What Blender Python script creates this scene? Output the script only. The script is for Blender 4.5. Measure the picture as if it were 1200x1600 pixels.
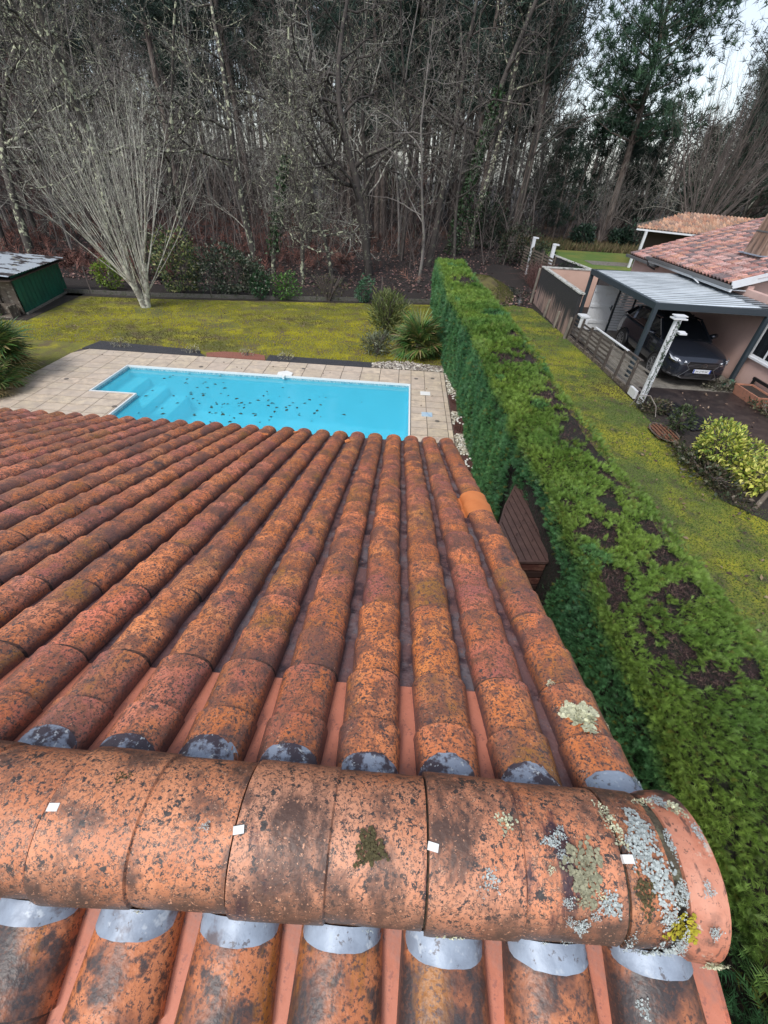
import bpy, math, random
import numpy as np
from mathutils import Vector, Matrix, noise as mnoise
R = math.radians
scene = bpy.context.scene
for o in list(bpy.data.objects):
    bpy.data.objects.remove(o)

# ------------------------------------------------------------------ camera, sky, sun, exposure
CAM = Vector((0, 0, 4.8))
p, yw, rl = R(39.18), R(0.78), R(3.57)
fwd = Vector((-math.sin(yw) * math.cos(p), math.cos(yw) * math.cos(p), -math.sin(p)))
rt = Vector((math.cos(yw), math.sin(yw), 0)); up = rt.cross(fwd)
r2 = math.cos(rl) * rt + math.sin(rl) * up; u2 = -math.sin(rl) * rt + math.cos(rl) * up
cd = bpy.data.cameras.new('camera'); cam = bpy.data.objects.new('camera', cd)
scene.collection.objects.link(cam)
cam.matrix_world = Matrix(((r2.x, u2.x, -fwd.x, CAM.x), (r2.y, u2.y, -fwd.y, CAM.y), (r2.z, u2.z, -fwd.z, CAM.z), (0, 0, 0, 1)))
cd.sensor_fit = 'HORIZONTAL'; cd.sensor_width = 36; cd.lens = 36 * 650 / 1200
cd.clip_start = 0.05; cd.clip_end = 1500
scene.camera = cam

SUN_EL, SUN_ROT = R(52), R(215)
world = bpy.data.worlds.new('World'); scene.world = world; world.use_nodes = True
wn = world.node_tree; wn.nodes.clear()
sky = wn.nodes.new('ShaderNodeTexSky'); sky.sky_type = 'NISHITA'; sky.sun_disc = False
sky.sun_elevation = SUN_EL; sky.sun_rotation = SUN_ROT; sky.dust_density = 1.5; sky.air_density = 1.0
hs = wn.nodes.new('ShaderNodeHueSaturation'); hs.inputs['Saturation'].default_value = 0.5
tc = wn.nodes.new('ShaderNodeTexCoord')
cn = wn.nodes.new('ShaderNodeTexNoise'); cn.inputs['Scale'].default_value = 2.2; cn.inputs['Detail'].default_value = 5
cr = wn.nodes.new('ShaderNodeMapRange'); cr.inputs['To Min'].default_value = 0.85; cr.inputs['To Max'].default_value = 1.2
mul = wn.nodes.new('ShaderNodeVectorMath'); mul.operation = 'SCALE'
bg = wn.nodes.new('ShaderNodeBackground'); bg.inputs['Strength'].default_value = 0.135
wo = wn.nodes.new('ShaderNodeOutputWorld')
wn.links.new(sky.outputs[0], hs.inputs['Color']); wn.links.new(tc.outputs['Generated'], cn.inputs['Vector'])
wn.links.new(cn.outputs[0], cr.inputs['Value']); wn.links.new(hs.outputs[0], mul.inputs[0])
wn.links.new(cr.outputs[0], mul.inputs['Scale']); wn.links.new(mul.outputs[0], bg.inputs['Color'])
wn.links.new(bg.outputs[0], wo.inputs['Surface'])
sd = bpy.data.lights.new('sun', 'SUN'); sun = bpy.data.objects.new('sun', sd); scene.collection.objects.link(sun)
sd.energy = 1.4; sd.angle = R(18); sd.color = (1, 0.97, 0.92)
# direction towards the sun: azimuth measured like the sky texture's rotation
sdir = Vector((math.sin(SUN_ROT) * math.cos(SUN_EL), math.cos(SUN_ROT) * math.cos(SUN_EL), math.sin(SUN_EL)))
sun.rotation_euler = sdir.to_track_quat('Z', 'Y').to_euler()
scene.view_settings.view_transform = 'Standard'; scene.view_settings.look = 'None'
scene.view_settings.gamma = 1; scene.view_settings.use_curve_mapping = False
scene.view_settings.exposure = 0.6
scene.render.engine = 'CYCLES'

# ------------------------------------------------------------------ helpers
col = scene.collection
rng = np.random.default_rng(7)
random.seed(7)

def tag(o, label=None, cat=None, group=None, kind=None):
    if label: o['label'] = label
    if cat: o['category'] = cat
    if group: o['group'] = group
    if kind: o['kind'] = kind
    return o

def empty(name, loc=(0, 0, 0), rz=0, label=None, cat=None, group=None, parent=None):
    o = bpy.data.objects.new(name, None); col.objects.link(o)
    o.location = loc; o.rotation_euler = (0, 0, rz); o.empty_display_size = 0.1
    o.parent = parent
    return tag(o, label, cat, group)

def link(name, me, parent=None, loc=None, rot=None, scale=None, kind=None, label=None, color=None):
    o = bpy.data.objects.new(name, me); col.objects.link(o); o.parent = parent
    if loc is not None: o.location = loc
    if rot is not None: o.rotation_euler = rot
    if scale is not None: o.scale = scale
    if kind: o['kind'] = kind
    if label: o['label'] = label
    if color is not None: o.color = (*color, 1)
    return o

def copy_tree(o, parent=None):
    c = o.copy(); col.objects.link(c); c.parent = parent
    for ch in list(o.children): copy_tree(ch, c)
    return c

def nmesh(name, V, F, mats=(), colr=None, smooth=False, mi=None):
    V = np.asarray(V, dtype=np.float32); F = np.asarray(F, dtype=np.int32)
    me = bpy.data.meshes.new(name); k = F.shape[1]
    me.vertices.add(len(V)); me.vertices.foreach_set('co', V.ravel())
    me.loops.add(F.size); me.loops.foreach_set('vertex_index', F.ravel())
    me.polygons.add(len(F)); me.polygons.foreach_set('loop_start', np.arange(0, F.size, k, dtype=np.int32))
    try: me.polygons.foreach_set('loop_total', np.full(len(F), k, dtype=np.int32))
    except Exception: pass
    for m in mats: me.materials.append(m)
    if mi is not None: me.polygons.foreach_set('material_index', np.asarray(mi, dtype=np.int32))
    if colr is not None:
        a = me.color_attributes.new('Col', 'FLOAT_COLOR', 'POINT')
        c = np.ones((len(V), 4), dtype=np.float32); c[:, :3] = colr
        a.data.foreach_set('color', c.ravel())
    if smooth: me.polygons.foreach_set('use_smooth', np.ones(len(F), dtype=bool))
    me.update(calc_edges=True)
    return me

class MB:
    def __init__(s): s.V = []; s.F = []; s.M = []
    def add(s, v, f, m=0):
        n = len(s.V); s.V += [tuple(q) for q in v]; s.F += [tuple(i + n for i in q) for q in f]; s.M += [m] * len(f); return s
    def box(s, x0, x1, y0, y1, z0, z1, m=0):
        v = [(x, y, z) for z in (z0, z1) for y in (y0, y1) for x in (x0, x1)]
        return s.add(v, [(0, 2, 3, 1), (4, 5, 7, 6), (0, 1, 5, 4), (2, 6, 7, 3), (0, 4, 6, 2), (1, 3, 7, 5)], m)
    def beam(s, a, b, w, h, m=0, upv=(0, 0, 1), w2=None, h2=None):
        a = Vector(a); b = Vector(b); d = (b - a).normalized(); u = Vector(upv)
        if abs(d.dot(u)) > .98: u = Vector((0, 1, 0))
        sx = d.cross(u).normalized(); uy = sx.cross(d)
        w2 = w if w2 is None else w2; h2 = h if h2 is None else h2
        v = [a + sx * (i * w / 2) + uy * (j * h / 2) for j in (-1, 1) for i in (-1, 1)] + [b + sx * (i * w2 / 2) + uy * (j * h2 / 2) for j in (-1, 1) for i in (-1, 1)]
        return s.add(v, [(0, 2, 3, 1), (4, 5, 7, 6), (0, 1, 5, 4), (2, 6, 7, 3), (0, 4, 6, 2), (1, 3, 7, 5)], m)
    def tube(s, pts, rad, n=8, m=0, cap=True):
        pts = [Vector(q) for q in pts]; base = len(s.V)
        if not hasattr(rad, '__len__'): rad = [rad] * len(pts)
        ref = None
        for i, q in enumerate(pts):
            d = (pts[min(i + 1, len(pts) - 1)] - pts[max(i - 1, 0)]).normalized()
            if ref is None: ref = Vector((0, 0, 1)) if abs(d.z) < .9 else Vector((1, 0, 0))
            sx = d.cross(ref).normalized(); sy = sx.cross(d).normalized(); ref = sy if False else ref
            for k in range(n):
                a = 2 * math.pi * k / n; s.V.append(tuple(q + sx * math.cos(a) * rad[i] + sy * math.sin(a) * rad[i]))
        for i in range(len(pts) - 1):
            for k in range(n):
                s.F.append((base + i * n + k, base + i * n + (k + 1) % n, base + (i + 1) * n + (k + 1) % n, base + (i + 1) * n + k)); s.M.append(m)
        if cap:
            s.F.append(tuple(base + k for k in range(n))[::-1]); s.M.append(m)
            s.F.append(tuple(base + (len(pts) - 1) * n + k for k in range(n))); s.M.append(m)
        return s
    def prism(s, poly, z0, z1, m=0):
        n = len(poly)
        v = [(x, y, z0) for x, y in poly] + [(x, y, z1) for x, y in poly]
        return s.add(v, [tuple(range(n))[::-1], tuple(range(n, 2 * n))] + [(i, (i + 1) % n, n + (i + 1) % n, n + i) for i in range(n)], m)
    def mesh(s, name, mats, smooth=False, bevel=0):
        me = bpy.data.meshes.new(name); me.from_pydata(s.V, [], s.F)
        for m in (mats if isinstance(mats, (list, tuple)) else [mats]): me.materials.append(m)
        me.polygons.foreach_set('material_index', s.M)
        if smooth: me.polygons.foreach_set('use_smooth', [True] * len(s.F))
        me.update(); return me
    def build(s, name, mats, parent=None, smooth=False, bevel=0, **kw):
        o = link(name, s.mesh(name, mats, smooth), parent, **kw)
        if bevel:
            b = o.modifiers.new('bevel', 'BEVEL'); b.width = bevel; b.segments = 2; b.limit_method = 'ANGLE'
        return o

def structure(name, o): o['kind'] = 'structure'; return o

# ---- materials
def nd(nt, t, **kw):
    n = nt.nodes.new(t)
    for k, v in kw.items():
        if k in n.inputs: n.inputs[k].default_value = v
        else: setattr(n, k, v)
    return n

def mat(name, base, layers=(), rough=0.6, metal=0, bump=0, bscale=60, attr=False, tint=False, rnd=False, coat=0, spec=0.5, trans=0, backface=None, vscale=None, transl=0, bdist=0.01):
    """base colour, then layers (scale, lo, hi, colour[, kind[, stretch]]) each mixed over the last by a noise mask"""
    m = bpy.data.materials.new(name); m.use_nodes = True; nt = m.node_tree; L = nt.links
    b = nt.nodes['Principled BSDF']
    b.inputs['Roughness'].default_value = rough; b.inputs['Metallic'].default_value = metal
    b.inputs['Coat Weight'].default_value = coat; b.inputs['Specular IOR Level'].default_value = spec
    tcn = nd(nt, 'ShaderNodeTexCoord'); vec = tcn.outputs['Object']
    oi = nd(nt, 'ShaderNodeObjectInfo')
    if rnd:
        sc = nd(nt, 'ShaderNodeVectorMath', operation='SCALE'); cx = nd(nt, 'ShaderNodeCombineXYZ')
        for i in range(3): L.new(oi.outputs['Random'], cx.inputs[i])
        L.new(cx.outputs[0], sc.inputs[0]); sc.inputs['Scale'].default_value = 83.0
        ad = nd(nt, 'ShaderNodeVectorMath', operation='ADD'); L.new(vec, ad.inputs[0]); L.new(sc.outputs[0], ad.inputs[1]); vec = ad.outputs[0]
    if attr:
        a = nd(nt, 'ShaderNodeAttribute', attribute_name='Col'); cur = a.outputs['Color']
        if base is not None:
            mx = nd(nt, 'ShaderNodeMix', data_type='RGBA', blend_type='MULTIPLY'); mx.inputs['Factor'].default_value = 1
            L.new(cur, mx.inputs[6]); mx.inputs[7].default_value = (*base, 1); cur = mx.outputs[2]
    else:
        rg = nd(nt, 'ShaderNodeRGB'); rg.outputs[0].default_value = (*base, 1); cur = rg.outputs[0]
    if tint:
        mx = nd(nt, 'ShaderNodeMix', data_type='RGBA', blend_type='MULTIPLY'); mx.inputs['Factor'].default_value = 1
        L.new(cur, mx.inputs[6]); L.new(oi.outputs['Color'], mx.inputs[7]); cur = mx.outputs[2]
    for ly in layers:
        scale, lo, hi, c = ly[:4]; kind = ly[4] if len(ly) > 4 else 'noise'; st = ly[5] if len(ly) > 5 else None
        v = vec
        if st:
            mp = nd(nt, 'ShaderNodeMapping'); mp.inputs['Scale'].default_value = st; L.new(vec, mp.inputs['Vector']); v = mp.outputs[0]
        if kind == 'noise':
            t = nd(nt, 'ShaderNodeTexNoise', Scale=scale, Detail=6.0, Roughness=0.62); L.new(v, t.inputs['Vector']); out = t.outputs[0]
        elif kind == 'fine':
            t = nd(nt, 'ShaderNodeTexNoise', Scale=scale, Detail=3.0, Roughness=0.75); L.new(v, t.inputs['Vector']); out = t.outputs[0]
        elif kind == 'spots':
            t = nd(nt, 'ShaderNodeTexVoronoi', Scale=scale); L.new(v, t.inputs['Vector']); out = t.outputs['Distance']
        elif kind == 'rand':
            out = oi.outputs['Random']
        elif kind in ('x', 'y', 'z'):
            sp = nd(nt, 'ShaderNodeSeparateXYZ'); L.new(tcn.outputs['Object'], sp.inputs[0])
            nz = nd(nt, 'ShaderNodeTexNoise', Scale=scale, Detail=5.0); L.new(v, nz.inputs['Vector'])
            ma = nd(nt, 'ShaderNodeMath', operation='MULTIPLY_ADD'); L.new(nz.outputs[0], ma.inputs[0]); ma.inputs[1].default_value = ly[6] if len(ly) > 6 else 0.1
            L.new(sp.outputs['xyz'.index(kind)], ma.inputs[2]); out = ma.outputs[0]
        mr = nd(nt, 'ShaderNodeMapRange'); mr.inputs['From Min'].default_value = lo; mr.inputs['From Max'].default_value = hi
        L.new(out, mr.inputs['Value'])
        mx = nd(nt, 'ShaderNodeMix', data_type='RGBA'); L.new(mr.outputs[0], mx.inputs['Factor']); L.new(cur, mx.inputs[6])
        mx.inputs[7].default_value = (*c, 1); cur = mx.outputs[2]
    L.new(cur, b.inputs['Base Color'])
    if bump:
        t = nd(nt, 'ShaderNodeTexNoise', Scale=bscale, Detail=5.0); L.new(vec, t.inputs['Vector'])
        bp = nd(nt, 'ShaderNodeBump', Strength=bump, Distance=bdist); L.new(t.outputs[0], bp.inputs['Height']); L.new(bp.outputs[0], b.inputs['Normal'])
    if transl:
        tr = nd(nt, 'ShaderNodeBsdfTranslucent'); L.new(cur, tr.inputs['Color'])
        ms = nd(nt, 'ShaderNodeMixShader'); ms.inputs[0].default_value = transl
        out = nt.nodes['Material Output']; L.new(b.outputs[0], ms.inputs[1]); L.new(tr.outputs[0], ms.inputs[2]); L.new(ms.outputs[0], out.inputs[0])
    return m

# ---- scattering and tubes in numpy
def place(PV, PF, T, M, C=None, pc=None):
    """copies of a prototype (PV verts, PF faces) under 3x3 matrices M and offsets T, merged; C colour per copy, pc shade per proto vertex"""
    PV = np.asarray(PV, float); PF = np.asarray(PF); n = len(T); k = len(PV)
    V = np.einsum('nij,kj->nki', M, PV) + np.asarray(T)[:, None, :]
    F = (PF[None] + (np.arange(n) * k)[:, None, None]).reshape(-1, PF.shape[1])
    cc = None
    if C is not None:
        cc = np.repeat(np.asarray(C)[:, None, :], k, axis=1)
        if pc is not None: cc = cc * np.asarray(pc)[None, :, None]
        cc = cc.reshape(-1, 3)
    return V.reshape(-1, 3), F, cc

def unit(a): return a / np.maximum(np.linalg.norm(a, axis=-1, keepdims=True), 1e-9)

def frames(d, nrm, s):
    """matrices whose columns are side, d, normal; d = growth direction, nrm = rough normal; s scale"""
    d = unit(d); x = unit(np.cross(d, nrm)); z = np.cross(x, d)
    return np.stack([x, d, z], axis=-1) * np.asarray(s)[:, None, None]

def rand_frames(n, s, g=None, upbias=0.0):
    g = g or rng
    d = g.normal(size=(n, 3)); d[:, 2] += upbias
    return frames(d, g.normal(size=(n, 3)), s)

def tubes(polys, n):
    """polys: list of (points k x 3, radii k) -> verts, quads; grouped by length"""
    groups = {}
    for P_, r_ in polys: groups.setdefault(len(P_), []).append((P_, r_))
    Vs, Fs, off = [], [], 0
    for k, lst in groups.items():
        P_ = np.array([a for a, _ in lst], float); r_ = np.array([b for _, b in lst], float); m = len(lst)
        t = unit(np.gradient(P_, axis=1)); ref = np.where(np.abs(t[:, :1, 2:3]) > .8, np.array([[[1., 0, 0]]]), np.array([[[0, 0, 1.]]]))
        sx = unit(np.cross(t, np.broadcast_to(ref, t.shape))); sy = np.cross(sx, t)
        a = 2 * np.pi * np.arange(n) / n
        V = P_[:, :, None, :] + r_[:, :, None, None] * (sx[:, :, None, :] * np.cos(a)[None, None, :, None] + sy[:, :, None, :] * np.sin(a)[None, None, :, None])
        idx = np.arange(m * k * n).reshape(m, k, n)
        A = idx[:, :-1]; B = idx[:, 1:]
        F = np.stack([A, np.roll(A, -1, 2), np.roll(B, -1, 2), B], -1).reshape(-1, 4)
        Vs.append(V.reshape(-1, 3)); Fs.append(F + off); off += m * k * n
    return np.concatenate(Vs), np.concatenate(Fs)

LEAF_V = [(0, 0, 0), (.28, .45, .06), (0, 1, -.05), (-.28, .45, .06)]
LEAF_F = [(0, 1, 2), (0, 2, 3)]

# ------------------------------------------------------------------ the ground and its sheets
m_forest = mat('forest_litter', (.12, .066, .056), [(.6, .42, .62, (.16, .08, .06)), (9, .45, .62, (.028, .018, .015)), (40, .55, .62, (.19, .11, .075), 'fine'), (.35, .55, .7, (.13, .035, .025)), (55, .3, .36, (.02, .014, .012), 'fine')], rough=.85, bump=.8, bscale=25, bdist=.05)
m_lawn = mat('mossy_lawn', (.22, .21, .022), [(.45, .42, .6, (.12, .125, .03)), (1.1, .50, .64, (.33, .30, .012)), (1.7, .48, .62, (.13, .10, .045)), (14, .55, .7, (.075, .062, .032)), (60, .56, .68, (.05, .055, .015), 'fine')], rough=.9, bump=.6, bscale=50, bdist=.03)
m_grass2 = mat('strip_turf', (.11, .15, .03), [(.5, .42, .58, (.30, .29, .02)), (2.2, .5, .65, (.09, .085, .035)), (30, .5, .62, (.03, .035, .012), 'fine')], rough=.9, bump=.6, bscale=40, bdist=.03)
m_far_lawn = mat('far_lawn_turf', (.10, .17, .03), [(.4, .45, .6, (.19, .2, .04)), (10, .5, .7, (.07, .12, .025))], rough=.9)
m_dark_soil = mat('dark_soil', (.035, .028, .024), [(6, .45, .6, (.06, .045, .035)), (50, .5, .6, (.015, .012, .012), 'fine')], rough=.7, bump=.6, bscale=30, bdist=.03)
m_drive = mat('wet_driveway', (.022, .017, .019), [(3, .45, .6, (.05, .038, .036)), (60, .58, .66, (.1, .08, .06), 'fine')], rough=.38, bump=.3, bscale=70)
m_concrete = mat('concrete', (.2, .185, .16), [(4, .45, .62, (.11, .1, .085)), (40, .5, .7, (.25, .23, .2), 'fine')], rough=.75, bump=.3, bscale=50)

def sheet(name, polys, z, m, label=None):
    mb = MB()
    for poly in polys: mb.add([(x, y, z) for x, y in poly], [tuple(range(len(poly)))])
    o = mb.build(name, m); o['kind'] = 'structure'; return o
HX0, HX1, HY0, HY1 = -8.0, .36, 7.7, 11.86
sheet('ground', [[(-300, -300), (300, -300), (300, HY0), (-300, HY0)], [(-300, HY1), (300, HY1), (300, 500), (-300, 500)],
                 [(-300, HY0), (HX0, HY0), (HX0, HY1), (-300, HY1)], [(HX1, HY0), (300, HY0), (300, HY1), (HX1, HY1)]], 0, m_forest)
FENCE = [(-19.0, 18.85), (-11.22, 19.6), (1.45, 21.9)]
sheet('lawn', [[(-19, 12.98), (1.4, 12.98), (1.45, 21.8), (-11.22, 19.5), (-19, 18.7)], [(-19, 2), (-10.12, 2), (-10.12, 12.975), (-19, 12.975)]], .004, m_lawn)
sheet('grass_strip', [[(2.0, -8), (8.4, -8), (8.52, 6), (7.1, 7), (6.9, 11), (6.75, 17), (6.3, 22.3), (4.9, 23.2), (2.0, 23)]], .004, m_grass2)
sheet('far_lawn', [[(10.6, 33), (30, 36), (34, 47), (12.6, 46.2)]], .006, m_far_lawn)
sheet('driveway', [[(7.0, 12.95), (10.9, 12.95), (10.9, 2), (8.9, -6), (8.3, -6), (8.5, 6), (8.2, 9.5), (7.2, 11.5)]], .008, m_drive)
sheet('carport_floor', [[(7.1, 12.95), (10.98, 12.95), (10.98, 19.6), (7.1, 19.6)]], .010, m_concrete)
sheet('flower_bed', [[(6.7, 7.0), (6.8, 11.5), (7.3, 11.5), (8.2, 9.5), (8.4, 6.5), (7.4, 6.2)]], .012, m_dark_soil)
sheet('soil_border', [[(-19, 18.72), (-11.22, 19.5), (-11.22, 20.6), (-19, 19.9)], [(-11.22, 19.5), (1.45, 21.8), (1.6, 22.6), (-11.22, 20.6)],
                      [(-16, 15.2), (-13.6, 15.4), (-14.1, 20.0), (-15.5, 20.0)]], .012, m_dark_soil)
# mossy mound and ditch behind the hedge
def mound(name, cx, cy, rx, ry, h, m, seed=0, nx=28, ny=20, rot=0):
    V = []; F = []
    for j in range(ny + 1):
        for i in range(nx + 1):
            u = -1.15 + 2.3 * i / nx; v = -1.15 + 2.3 * j / ny; r = min(1, (u * u + v * v) ** .5)
            z = h * (math.cos(r * math.pi) * .5 + .5) * (1 + .35 * mnoise.noise((u * 2.5 + seed, v * 2.5, 0))) - .03 + (.03 * mnoise.noise((u * 9, v * 9, seed)) if r < .95 else 0)
            x = u * rx; y = v * ry
            V.append((cx + x * math.cos(rot) - y * math.sin(rot), cy + x * math.sin(rot) + y * math.cos(rot), z))
    for j in range(ny):
        for i in range(nx): a = j * (nx + 1) + i; F.append((a, a + 1, a + nx + 2, a + nx + 1))
    o = link(name, nmesh(name, V, F, [m], smooth=True)); o['kind'] = 'structure'; return o
m_moundm = mat('mound_moss', (.12, .105, .035), [(2, .45, .6, (.07, .05, .03)), (30, .5, .65, (.17, .15, .03), 'fine')], rough=.9, bump=.6, bdist=.04)
mound('mossy_mound', 4.55, 26.5, 1.5, 4.4, .55, m_moundm, 3, rot=-.05)
mound('litter_bank', 6.6, 31.5, 1.6, 5.5, .35, m_forest, 5)
m_ditchw = mat('ditch_water', (.02, .022, .02), [(5, .55, .62, (.10, .12, .09))], rough=.08)
sheet('ditch', [[(4.6, 22.2), (5.6, 22.9), (6.9, 23.6), (6.9, 26.2), (6.0, 29), (5.5, 32), (5.1, 32), (5.4, 28), (5.9, 25.4), (5.6, 24.2), (4.4, 23.4)]], .010, m_ditchw)

# ------------------------------------------------------------------ this house: roof of canal tiles, ridge, walls
def terra(name, a, b, pink=.25, dark=1.0, **kw):
    ly = [(7, .4, .62, b), (2.6, .48, .66, (.40, .125, .10)), (4, .52, .66, (.34, .15, .035), 'noise', (1, .6, 1)),
          (6, .50, .62, (.19, .08, .06), 'noise', (1, .6, 1)), (6.5, .60, .68, (.07, .05, .052), 'noise', (1, .55, 1)),
          (24, .50, .62, (.27, .10, .055)), (75, .50, .60, (.19, .085, .055), 'fine'), (150, .545, .60, (.065, .045, .04), 'fine'), (34, .60, .65, (.08, .055, .052), 'fine'), (110, .63, .7, (.55, .30, .19), 'fine'),
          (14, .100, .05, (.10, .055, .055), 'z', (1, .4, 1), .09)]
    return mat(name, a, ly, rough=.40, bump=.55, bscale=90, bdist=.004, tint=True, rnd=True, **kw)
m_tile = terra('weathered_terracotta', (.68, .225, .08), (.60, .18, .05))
m_tile_n = mat('weathered_terracotta_near', (.56, .2, .085), [(6, .4, .6, (.50, .15, .055)), (3.0, .47, .56, (.055, .043, .043)), (22, .52, .6, (.07, .048, .045)),
               (9, .56, .66, (.35, .13, .02), 'noise', (1, .25, 1)), (120, .52, .6, (.12, .06, .045), 'fine')], rough=.42, bump=.5, bscale=90, bdist=.004, tint=True, rnd=True)
m_ridge = mat('ridge_terracotta', (.66, .27, .14), [(5, .42, .62, (.56, .2, .09)), (1.6, .5, .7, (.6, .3, .19)),
               (11, .54, .64, (.19, .09, .06)), (130, .525, .58, (.13, .075, .055), 'fine'), (85, .565, .60, (.06, .045, .042), 'fine'), (30, .605, .635, (.05, .042, .04)), (4.5, .51, .62, (.10, .055, .042), 'noise', (1.8, 1, .5)), (3, .60, .66, (.05, .022, .03), 'noise', (3, 1, .4)),
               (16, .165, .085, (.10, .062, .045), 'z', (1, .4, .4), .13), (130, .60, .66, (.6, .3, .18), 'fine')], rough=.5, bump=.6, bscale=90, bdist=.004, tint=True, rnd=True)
m_chan_clean = mat('clean_channel', (.57, .2, .125), [(8, .45, .65, (.5, .17, .10)), (60, .58, .66, (.38, .14, .1), 'fine'), (7, .56, .68, (.33, .17, .14)), (28, .62, .67, (.16, .09, .08))], rough=.6, bump=.2)
m_chan_dirty = mat('grimy_channel', (.17, .085, .08), [(6, .46, .62, (.17, .14, .15)), (9, .5, .62, (.06, .03, .035)), (60, .6, .68, (.3, .14, .1), 'fine')], rough=.32, bump=.4, bscale=70, rnd=True)
m_new = mat('new_orange_tile', (.66, .22, .07), [(10, .4, .7, (.58, .18, .055))], rough=.6, bump=.2)
m_zinc = mat('zinc_flashing', (.33, .39, .48), [(12, .42, .6, (.24, .28, .35)), (30, .6, .7, (.45, .5, .56), 'fine'), (7, .58, .64, (.14, .12, .13)), (50, .6, .66, (.15, .15, .17), 'fine')], rough=.45, metal=.1, spec=.4, bump=.4, bscale=18, rnd=True)
m_zinc_d = mat('stained_flashing', (.27, .31, .39), [(20, .44, .52, (.06, .045, .058)), (60, .6, .66, (.5, .53, .55), 'fine')], rough=.5, metal=0, bump=.5, bscale=25, rnd=True)
m_clip = mat('white_clip', (.75, .76, .74), rough=.5)
m_mossy = mat('mossy_mortar', (.1, .085, .06), [(30, .5, .6, (.2, .2, .13)), (14, .5, .6, (.03, .028, .024))], rough=.9, bump=.8, bscale=60, bdist=.01)
m_render = mat('cream_render', (.55, .47, .38), [(3, .45, .7, (.45, .37, .3))], rough=.85, bump=.3)
m_wood_d = mat('dark_batten', (.06, .04, .03), rough=.8)

SL = math.atan(.3094); cS, sS = math.cos(SL), math.sin(SL)
PITCH = .2115; CREST = .07; COURSE = .385; RIDGE_Y = .255
house = empty('house', (-4, 0, 0), label='own house under an orange canal tile roof, seen from above its ridge', cat='house')
HL = Vector((-4, 0, 0))
wb = MB(); wb.box(-5.2, 4.35, -3.6, -3.4, 0, 2.35); wb.box(-5.2, 4.35, 3.7, 3.9, 0, 2.35); wb.box(4.15, 4.35, -3.4, 3.7, 0, 2.35); wb.box(-5.2, -5.0, -3.4, 3.7, 0, 2.35)
wb.add([(4.35, -3.6, 2.35), (4.35, 3.9, 2.35), (4.35, .25, 3.4), (4.15, -3.6, 2.35), (4.15, 3.9, 2.35), (4.15, .25, 3.4)], [(0, 1, 2), (5, 4, 3), (0, 2, 5, 3), (1, 4, 5, 2)])
wb.build('wall', m_render, house)
# far slope: local frame origin O at Y=.335 on the channel plane; x to the right, y down the slope, z out of it
zc = 4.8 - 1.17 - (.335 - .41) * .3094            # crest height at Y=.335
OF = Vector((0, .335 - CREST * sS * 0, zc - CREST / cS))
zn = 4.8 - 1.17 - .3094 * (.335 - .41)
ON = Vector((0, 2 * RIDGE_Y - .335, zn - CREST / cS - .012))
MF = Matrix(((1, 0, 0), (0, cS, sS), (0, -sS, cS)))       # columns: x, down-slope, normal (far)
MN = Matrix(((-1, 0, 0), (0, -cS, -sS), (0, -sS, cS)))    # near slope (turned half round)
def pf(x, s, z=0): return OF + MF @ Vector((x, s, z))
def pn(x, s, z=0): v = MN @ Vector((0, s, z)); return ON + Vector((x, v.y, v.z))
deck = MB()
for f, a in ((pf, 4.15), (pn, 3.95)):
    q = [f(-5, -.1, -.012), f(4.62, -.1, -.012), f(4.62, a, -.012), f(-5, a, -.012)]
    q2 = [f(-5, -.1, -.05), f(4.62, -.1, -.05), f(4.62, a, -.05), f(-5, a, -.05)]
    fs = [(0, 1, 2, 3), (7, 6, 5, 4), (0, 4, 5, 1), (1, 5, 6, 2), (2, 6, 7, 3), (3, 7, 4, 0)]
    if f is pf: fs = [tuple(reversed(t)) for t in fs]
    deck.add([tuple(v) for v in q + q2], fs)
roof = deck.build('roof', m_wood_d, house)

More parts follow.
